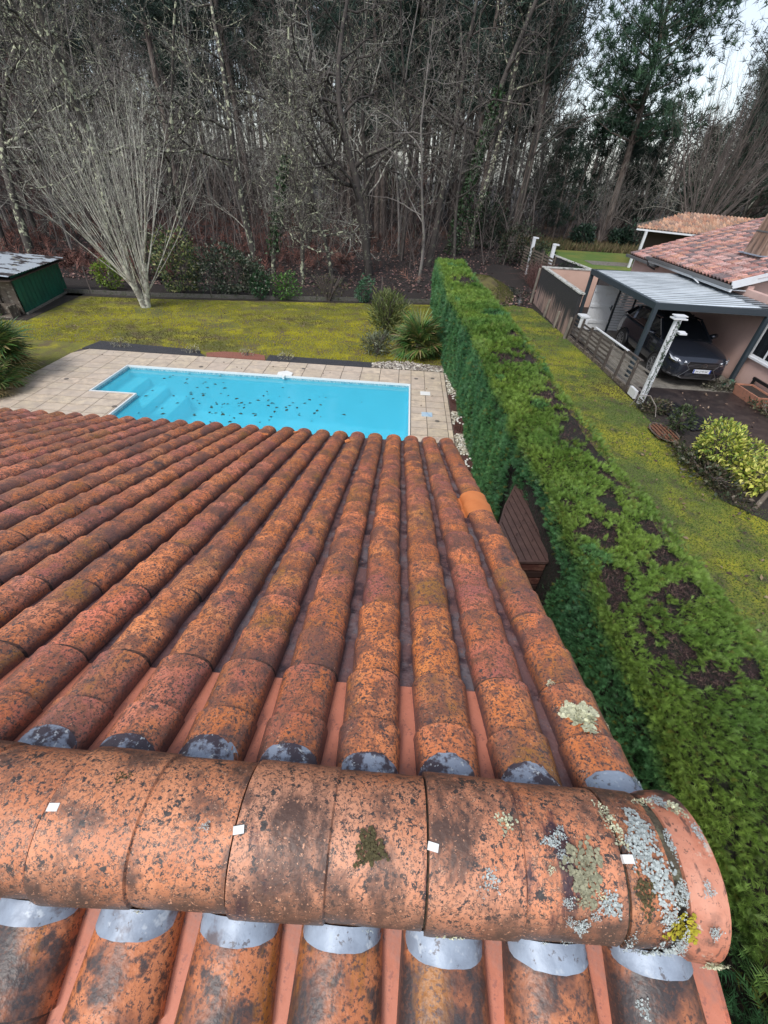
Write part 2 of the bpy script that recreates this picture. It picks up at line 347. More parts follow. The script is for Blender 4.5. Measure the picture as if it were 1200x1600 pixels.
m_joint = mat('joint_grime', (.06, .035, .03), [(60, .45, .6, (.20, .09, .055), 'fine'), (20, .5, .6, (.03, .022, .022))], rough=.7)
def tile_mesh(name, m_bar, m_ch, verge=False, wide=1.0, stamp=True, seg=12, seed=0):
    """one interlocking canal tile: a barrel in two stepped lengths with a flat channel on its left"""
    g = random.Random(seed); mb = MB(); H = COURSE / 2
    for half in range(2):
        y0 = half * H - (.012 if half else 0); y1 = (half + 1) * H + .004
        prof = []
        for (y, w, h, dz) in ((y0, .0835 * wide, .062, 0), (y0 + .023, .0837 * wide, .0625, 0), (y0 + .07, .0845 * wide, .066, 0), (y1 - .012, .0895 * wide, .0725, .001), (y1, .0905 * wide, .0745, .0015)):
            row = []
            for i in range(seg + 1):
                th = math.pi * i / seg; xx = -w * math.cos(th); zz = h * (math.sin(th) ** .82)
                if verge and i == seg: zz = -.06
                row.append((xx + g.uniform(-.0004, .0004), y, zz + dz + .004))
            prof.append(row)
        row = [(x * .9, y1 - .001, max(z * .84 - .002, -.06 if z < 0 else 0)) for x, y, z in prof[-1]]; prof.append(row)
        V = [q for r_ in prof for q in r_]; n = seg + 1
        F = [(r_ * n + i, r_ * n + i + 1, (r_ + 1) * n + i + 1, (r_ + 1) * n + i) for r_ in range(len(prof) - 1) for i in range(seg)]
        for qf, f in enumerate(F):
            mb.F.append(tuple(k0_ + len(mb.V) for k0_ in reversed(f))); mb.M.append(2 if qf // seg in (0, 4) else 0)
        mb.V += [tuple(q) for q in V]
    # channel
    xl, xr = -PITCH + .066, -.068
    y1 = COURSE + .006
    V = [(xl, 0, .006), (xl + .004, 0, 0), (xr - .004, 0, 0), (xr, 0, .01), (xl, y1, .016), (xl + .004, y1, .010), (xr - .004, y1, .010), (xr, y1, .02),
         (xl, y1, .004), (xl + .004, y1, -.003), (xr - .004, y1, -.003), (xr, y1, .004)]
    mb.add(V, [(0, 1, 5, 4), (1, 2, 6, 5), (2, 3, 7, 6), (4, 5, 9, 8), (5, 6, 10, 9), (6, 7, 11, 10)], 1)
    if stamp:
        mb.box(xl + .05, xl + .062, y1 - .022, y1 - .014, .008, .018, 1)
        mb.box(xl + .068, xl + .095, y1 - .004, y1 + .006, .006, .016, 1)
    me = mb.mesh(name, [m_bar, m_ch, m_joint]); me.polygons.foreach_set('use_smooth', [True] * len(me.polygons))
    try: me.set_sharp_from_angle(angle=R(40))
    except Exception: pass
    return me
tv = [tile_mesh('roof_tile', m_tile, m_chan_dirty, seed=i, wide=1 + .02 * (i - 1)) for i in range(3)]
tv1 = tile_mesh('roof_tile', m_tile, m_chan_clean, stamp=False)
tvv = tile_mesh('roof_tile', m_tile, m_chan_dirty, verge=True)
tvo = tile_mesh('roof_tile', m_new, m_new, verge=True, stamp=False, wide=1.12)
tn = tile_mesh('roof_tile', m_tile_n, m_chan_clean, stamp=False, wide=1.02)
g = random.Random(11)
cands = []
for j in range(0, 44):
    for c in range(11):
        x = .63 - PITCH * j; P_ = pf(x, COURSE * c)
        vis = x > -.62 - .98 * P_.y
        cands.append((0 if vis else 1, (P_ - CAM).length, j, c, x))
far = sorted(cands); nfar = 278
q_rot = (-SL, 0, 0)
joined = []
for k_, (v_, d_, j, c, x) in enumerate(far):
    lf = min(1, max(0, -x / 3.2))                   # tint turns pinker towards the far left of the roof
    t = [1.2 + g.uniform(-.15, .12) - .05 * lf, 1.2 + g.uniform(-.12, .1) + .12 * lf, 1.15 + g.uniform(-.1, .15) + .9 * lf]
    if g.random() < .12: t = [a * .66 for a in t]
    if g.random() < .08: t = [a * 1.15 for a in t]
    if g.random() < .25: t = [t[0] * .92, t[1] * .86, t[2] * 1.15]
    if j == 0: t = [a * .8 for a in t]
    me = tv1 if c == 0 and j > 0 else (tvv if j == 0 else tv[g.randrange(3)])
    if c == 1 and g.random() < .15 and j > 0: me = tv[0]
    if j == 0 and c == 5: me = tvo; t = [1, 1, 1]
    P_ = pf(x + g.uniform(-.003, .003), COURSE * c, g.uniform(0, .003)) - HL
    if k_ < nfar:
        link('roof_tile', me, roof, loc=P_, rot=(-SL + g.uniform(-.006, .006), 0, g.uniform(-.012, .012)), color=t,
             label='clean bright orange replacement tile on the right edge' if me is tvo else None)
    else: joined.append(P_)
nn = 0; joined_n = []
for j in range(0, 44):
    for c in range(10):
        x = .6 - PITCH * j
        P_ = pn(x, COURSE * c + .0) - HL
        if c == 0 and j < 11 or c == 1 and j < 8:
            t = 1 + g.uniform(-.1, .1)
            link('roof_tile', tn, roof, loc=P_, rot=(-SL, 0, math.pi), color=(t, t, t)); nn += 1
        else: joined_n.append(P_)
def join_tiles(name, me, pts, rot):
    V = np.array([v.co[:] for v in me.vertices]); Fq = [tuple(p.vertices) for p in me.polygons]; mi = [p.material_index for p in me.polygons]
    Q = [f if len(f) == 4 else f + (f[-1],) for f in Fq]
    M3 = np.array(rot.to_matrix()); Vs, F, _ = place(V, Q, np.array([tuple(q) for q in pts]), np.repeat(M3[None], len(pts), 0))
    m2 = nmesh(name, Vs, F, list(me.materials), smooth=True, mi=np.tile(mi, len(pts)))
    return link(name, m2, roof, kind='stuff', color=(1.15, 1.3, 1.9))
from mathutils import Euler
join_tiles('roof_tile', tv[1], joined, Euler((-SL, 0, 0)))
join_tiles('roof_tile', tn, joined_n, Euler((-SL, 0, math.pi)))

# ridge tiles: half barrels along x, each starting over the end of the last
RB = 4.8 - 1.165                                   # height of the ridge tiles' feet
def ridge_mesh(L, r0, r1, step=True, seg=22, flare=0, m=m_ridge, hz=1.0):
    st = [(0, r0), (.012, r0 + .001), (L * .5 - .012, (r0 + r1) / 2 + .001)]
    if step: st += [(L * .5 - .004, (r0 + r1) / 2 + .0005), (L * .5, (r0 + r1) / 2 - .0045), (L * .5 + .01, (r0 + r1) / 2 - .003)]
    st += [(L, r1 + flare)]
    V = []; n = seg + 1
    for x, r_ in st + [(L, r1 + flare - .012)]:
        for i in range(n):
            th = math.pi * i / seg; V.append((x, -r_ * math.cos(th), hz * r_ * math.sin(th) ** .9 + .0))
    for i in range(n):                               # thickness of the left lip
        th = math.pi * i / seg; V.append((0, -(r0 - .013) * math.cos(th), hz * (r0 - .013) * math.sin(th) ** .9))
    k = len(st) + 1
    F = [(a * n + i, a * n + i + 1, (a + 1) * n + i + 1, (a + 1) * n + i) for a in range(k - 1) for i in range(seg)]
    F += [(i + 1, i, k * n + i, k * n + i + 1) for i in range(seg)]
    me = nmesh('ridge_tile', V, F, [m], smooth=True)
    try: me.set_sharp_from_angle(angle=R(35))
    except Exception: pass
    return me
rm = [ridge_mesh(.382, .1405 + .001 * i, .1335) for i in range(3)]
for k_ in range(-18, 3):
    x = -.258 + .387 * k_ if k_ < 2 else .517
    if k_ == 2: me = ridge_mesh(.088, .136, .133, step=False)
    else: me = rm[k_ % 3]
    t = g.uniform(.82, 1.1)
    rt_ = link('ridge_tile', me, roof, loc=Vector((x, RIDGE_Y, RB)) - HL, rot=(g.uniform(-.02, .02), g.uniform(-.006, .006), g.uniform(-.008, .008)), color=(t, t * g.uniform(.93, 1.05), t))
# mortar bed under the ridge
mb = MB(); mb.box(-5, 4.57, -.10 + RIDGE_Y, .10 + RIDGE_Y, RB - .10, RB + .05); mb.build('mortar_bed', m_mossy, roof)
mb = MB(); 
gv = ridge_mesh(.04, .1235, .1235, step=False, m=m_mossy); link('mortar_joint', gv, roof, loc=Vector((.592, RIDGE_Y, RB)) - HL)
m_gapd = mat('dark_joint', (.03, .024, .018), [(30, .5, .6, (.07, .06, .04))], rough=.9)
gj = ridge_mesh(.012, .1285, .1285, step=False, m=m_gapd)  # dark ring sunk in each ridge gap to read as an open crack
for k_ in range(-18, 3): link('joint_ring', gj, roof, loc=Vector(((-.258 + .387 * k_ if k_ < 2 else .517) - .009, RIDGE_Y, RB)) - HL)
m_end = mat('end_terracotta', (.60, .27, .18), [(7, .4, .62, (.48, .17, .10)), (12, .52, .64, (.28, .13, .09)), (30, .56, .64, (.16, .08, .06), 'noise', (3, 1, 1)), (6, .58, .66, (.08, .05, .04)), (18, .62, .68, (.55, .45, .36)), (90, .6, .68, (.15, .08, .06), 'fine'), (9, .10, .0, (.1, .05, .035), 'z', None, .1)], rough=.55, bump=.5, bscale=60, bdist=.004)
me = ridge_mesh(.066, .135, .1465, step=False, m=m_end)
link('ridge_end_tile', me, roof, loc=Vector((.626, RIDGE_Y - .004, RB - .002)) - HL, rot=(0, .03, 0), label='pale flared half round end tile crusted with lichen')
# closing disc
mb = MB(); n = 20
V = [(0, -.14 * math.cos(math.pi * i / n), .14 * math.sin(math.pi * i / n)) for i in range(n + 1)]
mb.add([(x + .680, y + RIDGE_Y, z + RB) for x, y, z in V], [tuple(range(n + 1))]); o = mb.build('end_disc', m_end, roof); o.location = -HL

# zinc tongues under the ridge edge, bent over each barrel
def tongue(depth, h0=.0585, w0=.076, amp=1, seed=0, m=m_zinc):
    V = []; F = []; NU, NV = 16, 5; gg = random.Random(seed)
    for j in range(NV + 1):
        for i in range(NU + 1):
            u = -1 + 2 * i / NU; th = math.pi / 2 + u * 1.48
            dd = (depth + .022) * (max(0, 1 - u * u)) ** .5 * (1 + .04 * gg.uniform(-1, 1)) - .022
            y = -.03 + (dd + .03) * j / NV; lift = .004 + .003 * mnoise.noise((u * 3, j * .7, seed))
            V.append((-(w0 + lift) * math.cos(th), y, (h0 + lift) * math.sin(th) ** .82 + .005))
    for j in range(NV):
        for i in range(NU): a = j * (NU + 1) + i; F.append((a + NU + 1, a + NU + 2, a + 1, a))
    me = nmesh('zinc_flap', V, F, [m], smooth=True); return me
tf = [tongue(.030 + .008 * i, h0=.064, w0=.079, seed=i, m=m_zinc_d) for i in range(3)]; tfe = tongue(.032, h0=.064, w0=.079, seed=9)
tnr = [tongue(.009 + .004 * i, h0=.072, w0=.078, seed=20 + i) for i in range(3)]
YE = .395; YN = RIDGE_Y - .141
for j in range(0, 26):
    x = .63 - PITCH * j
    s = (YE - .335) / cS
    link('zinc_flap', tfe if j == 0 else tf[j % 3], roof, loc=pf(x, s, .003) - HL, rot=(-SL, 0, 0))
    x = .6 - PITCH * j
    s = (ON.y - YN) / cS
    link('zinc_flap', tnr[j % 3], roof, loc=pn(x, s, .004) - HL, rot=(-SL, 0, math.pi))
# white clips over the ridge joints
def ridge_pt(x, ph, r=.1405):
    return Vector((x, RIDGE_Y - r * math.cos(ph), RB + r * math.sin(ph)))
for x, ph in ((-.632, 84), (-.252, 79), (.135, 78), (.52, 80), (-1.02, 82), (-1.41, 80)):
    a = R(ph); c = ridge_pt(x, a, .1425); mb = MB()
    mb.box(-.0105, .0105, -.007, .007, -.001, .002); mb.box(-.0105, -.009, -.007, .007, -.008, -.0012)
    mb.build('clip', m_clip, roof, loc=c - HL, rot=(a - math.pi / 2 if False else -(a - math.pi / 2) * 1, 0, g.uniform(-.25, .25)))
# loose broken pieces of tile
for x, s, r_ in ((-1.40, 3.78, .4), (-1.11, 4.0, 1.1), (-.49, 3.72, 2)):
    mb = MB(); mb.prism([(-.035, -.02), (.03, -.028), (.04, .018), (-.01, .03)], 0, .012)
    mb.build('tile_fragment', m_new, roof, loc=pf(x, s, .074 if s > 3.7 else .02) - HL, rot=(-SL, .3, r_), label='small broken orange chip of tile lying near the eave')

# lichens: crusts made of many small lobes lying on the curved clay
def lichen(surf, u0, v0, rad, m, style='leafy', seed=0, n=90, elong=(1, 1), rot=0, lift=.004):
    """surf(u,v)->point,normal with u,v in metres"""
    gg = np.random.default_rng(seed); T = []; D = []; N_ = []; S = []
    for _ in range(n if style == 'leafy' else int(n * 2.6)):
        a = gg.uniform(0, 2 * math.pi); rr = math.sqrt(gg.uniform(0, 1)); wob = 1 + .3 * math.sin(3 * a + seed) + .22 * math.sin(7 * a + seed * 2) + .12 * math.sin(13 * a)
        du = rr * rad * wob * math.cos(a) * elong[0]; dv = rr * rad * wob * math.sin(a) * elong[1]
        uu = u0 + du * math.cos(rot) - dv * math.sin(rot); vv = v0 + du * math.sin(rot) + dv * math.cos(rot)
        P_, N0 = surf(uu, vv); P2, _ = surf(u0, v0); d = np.array(P_) - np.array(P2) + gg.normal(size=3) * rad * .35
        T.append(np.array(P_) + np.array(N0) * lift * gg.uniform(.2, 1)); d = d - np.array(N0) * d.dot(np.array(N0)) * .6; D.append(d + np.array(N0) * rad * (.45 if style == 'leafy' else .03) * gg.uniform(.2, 1)); N_.append(np.array(N0) + gg.normal(size=3) * .15)
        S.append(rad * (gg.uniform(.18, .34) if style == 'leafy' else gg.uniform(.13, .26)))
    PV = [(0, -.3, 0), (.5, .1, .05), (.42, .62, .12), (.12, .55, .03), (0, .85, .12), (-.2, .6, .04), (-.5, .5, .1), (-.45, 0, .05)]
    if style != 'leafy': PV = [(x, y, z * .05) for x, y, z in PV]
    PF = [(0, 1, 7), (1, 3, 7), (1, 2, 3), (3, 5, 7), (3, 4, 5), (5, 6, 7)]
    C = np.array([.85, .85, .85])[None] * gg.uniform(.6, 1.2, (len(T), 1))
    V, F, c = place(PV, PF, np.array(T), frames(np.array(D), np.array(N_), np.array(S)), C)
    return link('lichen', nmesh('lichen', V, F, [m], colr=c), roof, loc=-HL, kind='stuff')
def lich_mat(n, c): return mat(n, c, [(200, .5, .65, tuple(a * .55 for a in c), 'fine')], rough=.9)
def lm(n, c):
    return mat(n, c, [(150, .5, .68, tuple(a * .6 for a in c), 'fine')], rough=.9, attr=True)
m_lp = lm('pale_lichen', (.72, .72, .50)); m_lg = lm('grey_lichen', (.52, .58, .57)); m_ly = lm('yellow_lichen', (.48, .42, .03)); m_lm = lm('moss_tuft', (.10, .085, .035)); m_lo = lm('olive_lichen', (.34, .33, .22))
def s_ridge(u, v, r=.139):
    ph = min(max(v / r, -.1), math.pi + .1); return (tuple(ridge_pt(u, ph, r)), (0, -math.cos(ph), math.sin(ph)))
def s_verge(u, v):       # u across (arc metres from the crest), v down the slope
    th = math.pi / 2 + u / .075; th = min(max(th, .1), math.pi - .02)
    q = pf(.63 - .080 * math.cos(th) * -1 * -1, v, .068 * math.sin(th) ** .82 + .006); n_ = MF @ Vector((-math.cos(th), 0, math.sin(th)))
    return (tuple(q), tuple(n_))
def rv(deg): return R(deg) * .139
for (u, ph, rad, m, sty, n, el, ro) in [
    (.285, 99, .017, m_lp, 'leafy', 70, (1, 1), 0), (.18, 5, .014, m_lp, 'leafy', 80, (1.7, .8), 0), (.02, 4, .009, m_lg, 'leafy', 30, (1, 1), 0),
    (.505, 113, .014, m_lp, 'leafy', 110, (1, 1.7), .15), (.515, 98, .014, m_lp, 'leafy', 110, (.8, 1.8), 0), (.53, 86, .012, m_lg, 'leafy', 70, (.7, 2), 0),
    (.565, 104, .026, m_lg, 'crust', 90, (.9, 1.1), 0), (.555, 88, .024, m_lg, 'crust', 80, (1, .9), .4), (.575, 72, .028, m_lg, 'crust', 90, (.9, 1.2), 0), (.60, 60, .018, m_lg, 'crust', 60, (1, 1), 0),
    (.615, 36, .024, m_ly, 'leafy', 150, (1.1, 1), 0), (.585, 44, .018, m_lg, 'crust', 60, (1, 1), 0), (.60, 20, .022, m_lg, 'leafy', 90, (1.1, 1), 0), (.56, 8, .02, m_lg, 'leafy', 80, (2.1, .5), 0), (.52, 20, .012, m_lg, 'leafy', 60, (.7, 2.2), 0),
    (.23, 48, .016, m_lg, 'crust', 80, (1, 1), 0), (.245, 60, .017, m_lg, 'crust', 80, (1, 1), 0), (.222, 40, .010, m_lg, 'crust', 40, (1, 1), 0),
    (.475, 50, .019, m_lg, 'crust', 90, (1, 1), 0), (.455, 56, .009, m_lp, 'leafy', 40, (1, 1), 0), (.42, 32, .015, m_lg, 'crust', 70, (1, 1), 0), (.40, 36, .008, m_lg, 'crust', 30, (1, 1), 0), (.395, 50, .010, m_lg, 'crust', 40, (1, 1), 0),
    (.43, 72, .034, m_lo, 'crust', 120, (1, 1.2), 0), (.425, 56, .018, m_lo, 'crust', 60, (.7, 1.4), 0), (.375, 88, .015, m_lg, 'crust', 50, (1.1, .8), 0), (.395, 93, .012, m_lg, 'crust', 40, (1, 1), 0), (.39, 79, .009, m_lg, 'crust', 30, (1, 1), 0), (.445, 41, .009, m_lg, 'crust', 30, (1, 1), 0),
    (.365, 70, .007, m_lp, 'crust', 30, (1, 1), 0), (.01, 74, .025, m_lm, 'crust', 130, (1, 1), 0), (-.53, 111, .014, m_lm, 'crust', 60, (1.3, .7), 0), (.545, 58, .02, m_lm, 'crust', 70, (.8, 1.5), 0), (-.32, 80, .008, m_lg, 'crust', 30, (1, 1), 0),
    (.40, 14, .009, m_lg, 'leafy', 40, (1.3, 1), 0), (.36, 10, .008, m_lg, 'leafy', 40, (1.3, 1), 0), (-.44, 4, .008, m_lp, 'leafy', 40, (1.4, 1), 0)]:
    lichen(s_ridge, u, rv(ph), rad, m, sty, seed=int(abs(u * 1000) + ph), n=n, elong=el, rot=ro)
for (u, ph, rad, m, n, el) in [(.66, 118, .016, m_lp, 110, (1.1, 1)), (.635, 125, .015, m_lg, 100, (1.2, .9)), (.68, 100, .011, m_lg, 70, (.7, 1.6)), (.69, 4, .02, m_lp, 130, (1, 1)), (.66, 66, .011, m_lg, 40, (1, 1)), (.665, 40, .011, m_lg, 50, (1, 1)), (.60, 122, .014, m_lp, 80, (1.4, .8)), (.612, 92, .012, m_lg, 60, (.6, 2)), (.612, 62, .011, m_lg, 60, (.6, 2.2)), (.61, 30, .012, m_lg, 60, (.6, 2.4))]:
    lichen(lambda a, b: s_ridge(a, b, .149), u, R(ph) * .149, rad, m, 'leafy' if m is m_lp else 'crust', seed=int(u * 999 + ph), n=n, elong=el)
for (u, v, rad, m, n) in [(-.010, .27, .042, m_lp, 420), (-.062, .30, .014, m_lp, 70), (.0, .215, .014, m_lp, 60), (-.055, .405, .012, m_lp, 60), (.008, .15, .010, m_lp, 50), (.085, .27, .012, m_lp, 60), (.088, .13, .007, m_lp, 30), (-.07, .10, .012, m_lg, 50), (-.06, .06, .014, m_lg, 60), (.07, .08, .02, m_lg, 90)]:
    lichen(s_verge, u, v, rad, m, 'leafy', seed=int(v * 1000), n=n)
def s_near(u, v):
    th = math.pi / 2 + u / .075; th = min(max(th, .05), math.pi - .05); q = pn(.6 + .08 * math.cos(th), v, .068 * math.sin(th) ** .82 + .006)
    n_ = MN @ Vector((-math.cos(th), 0, math.sin(th))); return (tuple(q), tuple(n_))
for (u, v, rad) in [(.05, .115, .013), (.0, .17, .016), (-.03, .19, .012), (-.06, .15, .010), (.07, .2, .008), (-.095, .10, .012), (-.1, .17, .012)]:
    lichen(s_near, u, v, rad, m_lg, 'leafy', seed=int(v * 1000 + 7), n=60)
# gutter and board along the eave below
mb = MB(); pts = [pf(x, 4.22, -.03) for x in (-5, 4.62)]
mb.beam(pts[0] + Vector((0, -.1, -.06)), pts[1] + Vector((0, -.1, -.06)), .03, .16); mb.build('fascia', m_wood_d, house)

# ------------------------------------------------------------------ pool and its terrace
m_liner = mat('pool_liner', (.17, .74, .90), [(1.2, .4, .7, (.13, .64, .79)), (25, .66, .72, (.05, .34, .42), 'fine')], rough=.55)
m_frieze = mat('waterline_band', (.14, .42, .5), [(30, .48, .52, (.42, .55, .56), 'noise'), (14, .5, .6, (.12, .33, .42), 'noise')], rough=.4)
m_coping = mat('white_coping', (.78, .78, .76), rough=.5)
m_deck = mat('sandstone_paving', (.66, .545, .42), [(5, .4, .65, (.44, .36, .29)), (1.1, .45, .7, (.55, .46, .38)), (60, .58, .68, (.36, .3, .24), 'fine')], rough=.5, bump=.25, bscale=50, tint=True, rnd=True)
m_grout = mat('sand_grout', (.10, .08, .065), rough=.9)
def water_mat():
    m = bpy.data.materials.new('pool_water'); m.use_nodes = True; nt = m.node_tree; nt.nodes.clear()
    out = nd(nt, 'ShaderNodeOutputMaterial'); tr = nd(nt, 'ShaderNodeBsdfTransparent'); tr.inputs[0].default_value = (.86, .98, 1, 1)
    gl = nd(nt, 'ShaderNodeBsdfGlossy', Roughness=.03); fr = nd(nt, 'ShaderNodeFresnel', IOR=1.33); mx = nd(nt, 'ShaderNodeMixShader')
    t = nd(nt, 'ShaderNodeTexNoise', Scale=3.0, Detail=3.0); tcx = nd(nt, 'ShaderNodeTexCoord'); bp = nd(nt, 'ShaderNodeBump', Strength=.25, Distance=.02)
    nt.links.new(tcx.outputs['Object'], t.inputs['Vector']); nt.links.new(t.outputs[0], bp.inputs['Height'])
    nt.links.new(bp.outputs[0], gl.inputs['Normal']); nt.links.new(bp.outputs[0], fr.inputs['Normal'])
    df = nd(nt, 'ShaderNodeBsdfDiffuse'); df.inputs[0].default_value = (.11, .72, .93, 1); m2 = nd(nt, 'ShaderNodeMixShader'); m2.inputs[0].default_value = .42
    nt.links.new(tr.outputs[0], m2.inputs[1]); nt.links.new(df.outputs[0], m2.inputs[2])
    nt.links.new(fr.outputs[0], mx.inputs[0]); nt.links.new(m2.outputs[0], mx.inputs[1]); nt.links.new(gl.outputs[0], mx.inputs[2]); nt.links.new(mx.outputs[0], out.inputs[0])
    return m
m_water = water_mat()
pool = empty('swimming_pool', (-3.2, 9.8, 0), label='turquoise rectangular swimming pool with corner steps and floating dead leaves', cat='swimming pool')
PL = Vector((-3.2, 9.8, 0))
PX0, PX1, PY0, PY1, AX0, AY0 = -6.77, .34, 7.72, 11.83, -7.97, 10.02
ZF = -1.25
outline = [(PX0, PY0), (PX1, PY0), (PX1, PY1), (AX0, PY1), (AX0, AY0), (PX0, AY0)]
mb = MB()
for i in range(6):
    (xa, ya), (xb, yb) = outline[i], outline[(i + 1) % 6]
    mb.add([(xa, ya, -.19), (xb, yb, -.19), (xb, yb, ZF - .3), (xa, ya, ZF - .3)], [(0, 1, 2, 3)])
mb.add([(PX0, PY0, ZF), (PX1, PY0, ZF - .25), (PX1, PY1, ZF - .25), (PX0, PY1, ZF)], [(0, 1, 2, 3)])
mb.build('basin', m_liner, pool, loc=-PL)
mb = MB()
for i in range(6):
    (xa, ya), (xb, yb) = outline[i], outline[(i + 1) % 6]
    mb.add([(xa, ya, -.021), (xb, yb, -.021), (xb, yb, -.19), (xa, ya, -.19)], [(0, 1, 2, 3)])
mb.build('waterline_band', m_frieze, pool, loc=-PL)
for x0, x1, y0, zt in ((AX0, -7.44, AY0, -.30), (-7.44, -6.94, AY0, -.55), (-6.94, -6.38, 10.03, -.80)):
    mb = MB(); mb.box(x0 + .002, x1, y0 + .002, PY1 - .002, ZF - .28, zt); mb.build('step', m_liner, pool, loc=-PL, bevel=.03)
mb = MB(); w = .042
for i in range(6):
    (xa, ya), (xb, yb) = outline[i], outline[(i + 1) % 6]
    x0, x1 = min(xa, xb), max(xa, xb); y0, y1 = min(ya, yb), max(ya, yb)
    if x0 == x1:
        s_ = 1 if i in (1,) else -1
        mb.box(min(x0, x0 + s_ * w), max(x0, x0 + s_ * w), y0 - (0 if i == 5 else w), y1 + (w if i != 5 else -w), -.02, .036)
    else:
        s_ = 1 if i in (2,) else -1
        mb.box(x0, x1, min(y0, y0 + s_ * w), max(y0, y0 + s_ * w), -.02, .0365)
mb.build('coping', m_coping, pool, loc=-PL)
mb = MB(); mb.add([(x, y, -.075) for x, y in outline], [tuple(range(6))]); mb.build('water', m_water, pool, loc=-PL)
mb = MB(); mb.box(-3.36, -3.31, 11.70, 11.9, -.01, .05); mb.add([(-3.55, 11.86, .06), (-3.12, 11.86, .06), (-3.12, 12.02, .07), (-3.33, 12.16, .07), (-3.55, 12.02, .07), (-3.55, 11.86, .04), (-3.12, 11.86, .04), (-3.12, 12.02, .04), (-3.33, 12.16, .04), (-3.55, 12.02, .04)], [(0, 1, 2, 3, 4), (5, 6, 1, 0), (6, 7, 2, 1), (7, 8, 3, 2), (8, 9, 4, 3), (9, 5, 0, 4)])
mb.build('spout', m_coping, pool, loc=-PL)
for x, y, mcol, nm_ in ((.80, 11.25, m_coping, 'skimmer_lid'), (.81, 9.93, None, 'skimmer_lid')):
    if mcol is None: mcol = mat('blue_lid', (.45, .58, .68), [(9, .5, .6, (.3, .45, .62))], rough=.5)
    mb = MB(); mb.box(x - .14, x + .14, y - .12, y + .12, .03, .045); mb.build(nm_, mcol, pool, loc=-PL, bevel=.01)
mb = MB(); m_drain = mat('drain_grey', (.16, .14, .12), rough=.5)
# floating and sunk leaves
m_leafd = mat('dead_leaves', (1, 1, 1), attr=True, rough=.6)
gl_ = np.random.default_rng(5); n = 105
C0 = gl_.choice(7, n); cen = np.array([(-5.7, 11.1), (-4.8, 10.4), (-3.6, 10.3), (-4.0, 9.4), (-2.4, 10.2), (-5.2, 9.5), (-3.2, 9.6)])
xy = cen[C0] + gl_.normal(size=(n, 2)) * (.85, .5); xy[:, 0] = np.clip(xy[:, 0], -7.8, .25); xy[:, 1] = np.clip(xy[:, 1], 10.1 if False else 8.2, 11.75)
xy = np.array([(x, y) if not (x < -6.7 and y < 10.1) else (x + 1.2, y) for x, y in xy])
T = np.column_stack([xy, np.full(n, -.070)]); d = gl_.normal(size=(n, 3)) * (1, 1, .04)
V, F, c = place(np.array(LEAF_V) - (0, .5, 0), LEAF_F, T, frames(d, np.array([[.02, .02, 1.]] * n), gl_.uniform(.05, .15, n)), np.array([(.02, .035, .015)]) * gl_.uniform(.5, 2, (n, 1)))
tag(link('floating_leaves', nmesh('floating_leaves', V, F, [m_leafd], colr=c)), 'dark dead leaves drifting over the turquoise pool water', 'leaves', kind='stuff')

# terrace: mortar bed with slabs laid on it
deck_base = MB()
DX0, DX1, DY1 = -10.1, 1.42, 12.97
for x0, x1, y0, y1 in ((DX0, DX1, 11.86, DY1 - .02), (.36, DX1, 3.9, 11.86), (DX0, -8.0, 3.9, 11.86), (-8.0, .36, 3.9, 7.7), (-8.0, -6.80, 7.7, 9.97)):
    deck_base.add([(x0, y0, .016), (x1, y0, .016), (x1, y1, .016), (x0, y1, .016)], [(0, 1, 2, 3)])
terrace = deck_base.build('paved_terrace', m_grout); terrace['kind'] = 'structure'
slabs = []
def inside_pool(x0, x1, y0, y1):
    e = .056
    r = []
    return (x1 > PX0 - e and x0 < PX1 + e and y1 > PY0 - e and y0 < PY1 + e) or (x1 > AX0 - e and x0 < PX0 + e and y1 > AY0 - e and y0 < PY1 + e)
xs = [DX0] + [AX0 - .056 - .575 * k for k in (3, 2, 1, 0)] + [AX0 - .056 + .575 * k for k in range(1, 20)]
xs = sorted([x for x in xs if DX0 <= x < PX1 - .3])[0:] + [PX1 + .056, .80, 1.30, DX1]
ysr = [DY1, 12.50, PY1 + .056] + [PY1 + .056 - .385 * k for k in range(1, 21)]
def clipr(x0, x1, y0, y1):
    """cut a cell against the pool's outer edge"""
    out = []
    e = .056
    rects = [(x0, x1, y0, y1)]
    for a0, a1, b0, b1 in ((PX0 - e, PX1 + e, PY0 - e, PY1 + e), (AX0 - e, PX0 + e, AY0 - e, PY1 + e)):
        nr = []
        for (p0, p1, q0, q1) in rects:
            if p1 <= a0 + 1e-6 or p0 >= a1 - 1e-6 or q1 <= b0 + 1e-6 or q0 >= b1 - 1e-6: nr.append((p0, p1, q0, q1)); continue
            if p0 < a0: nr.append((p0, a0, q0, q1))
            if p1 > a1: nr.append((a1, p1, q0, q1))
            p0c, p1c = max(p0, a0), min(p1, a1)
            if q0 < b0: nr.append((p0c, p1c, q0, b0))
            if q1 > b1: nr.append((p0c, p1c, b1, q1))
        rects = nr
    return rects
gs = random.Random(3); meshes = {}
cells = []
for i in range(len(xs) - 1):
    for j in range(len(ysr) - 1):
        for (a, b, c_, d_) in clipr(xs[i], xs[i + 1], ysr[j + 1], ysr[j]):
            if b - a > .03 and d_ - c_ > .03: cells.append((a, b, c_, d_))
cells.sort(key=lambda c: -c[3])
far_cells = []
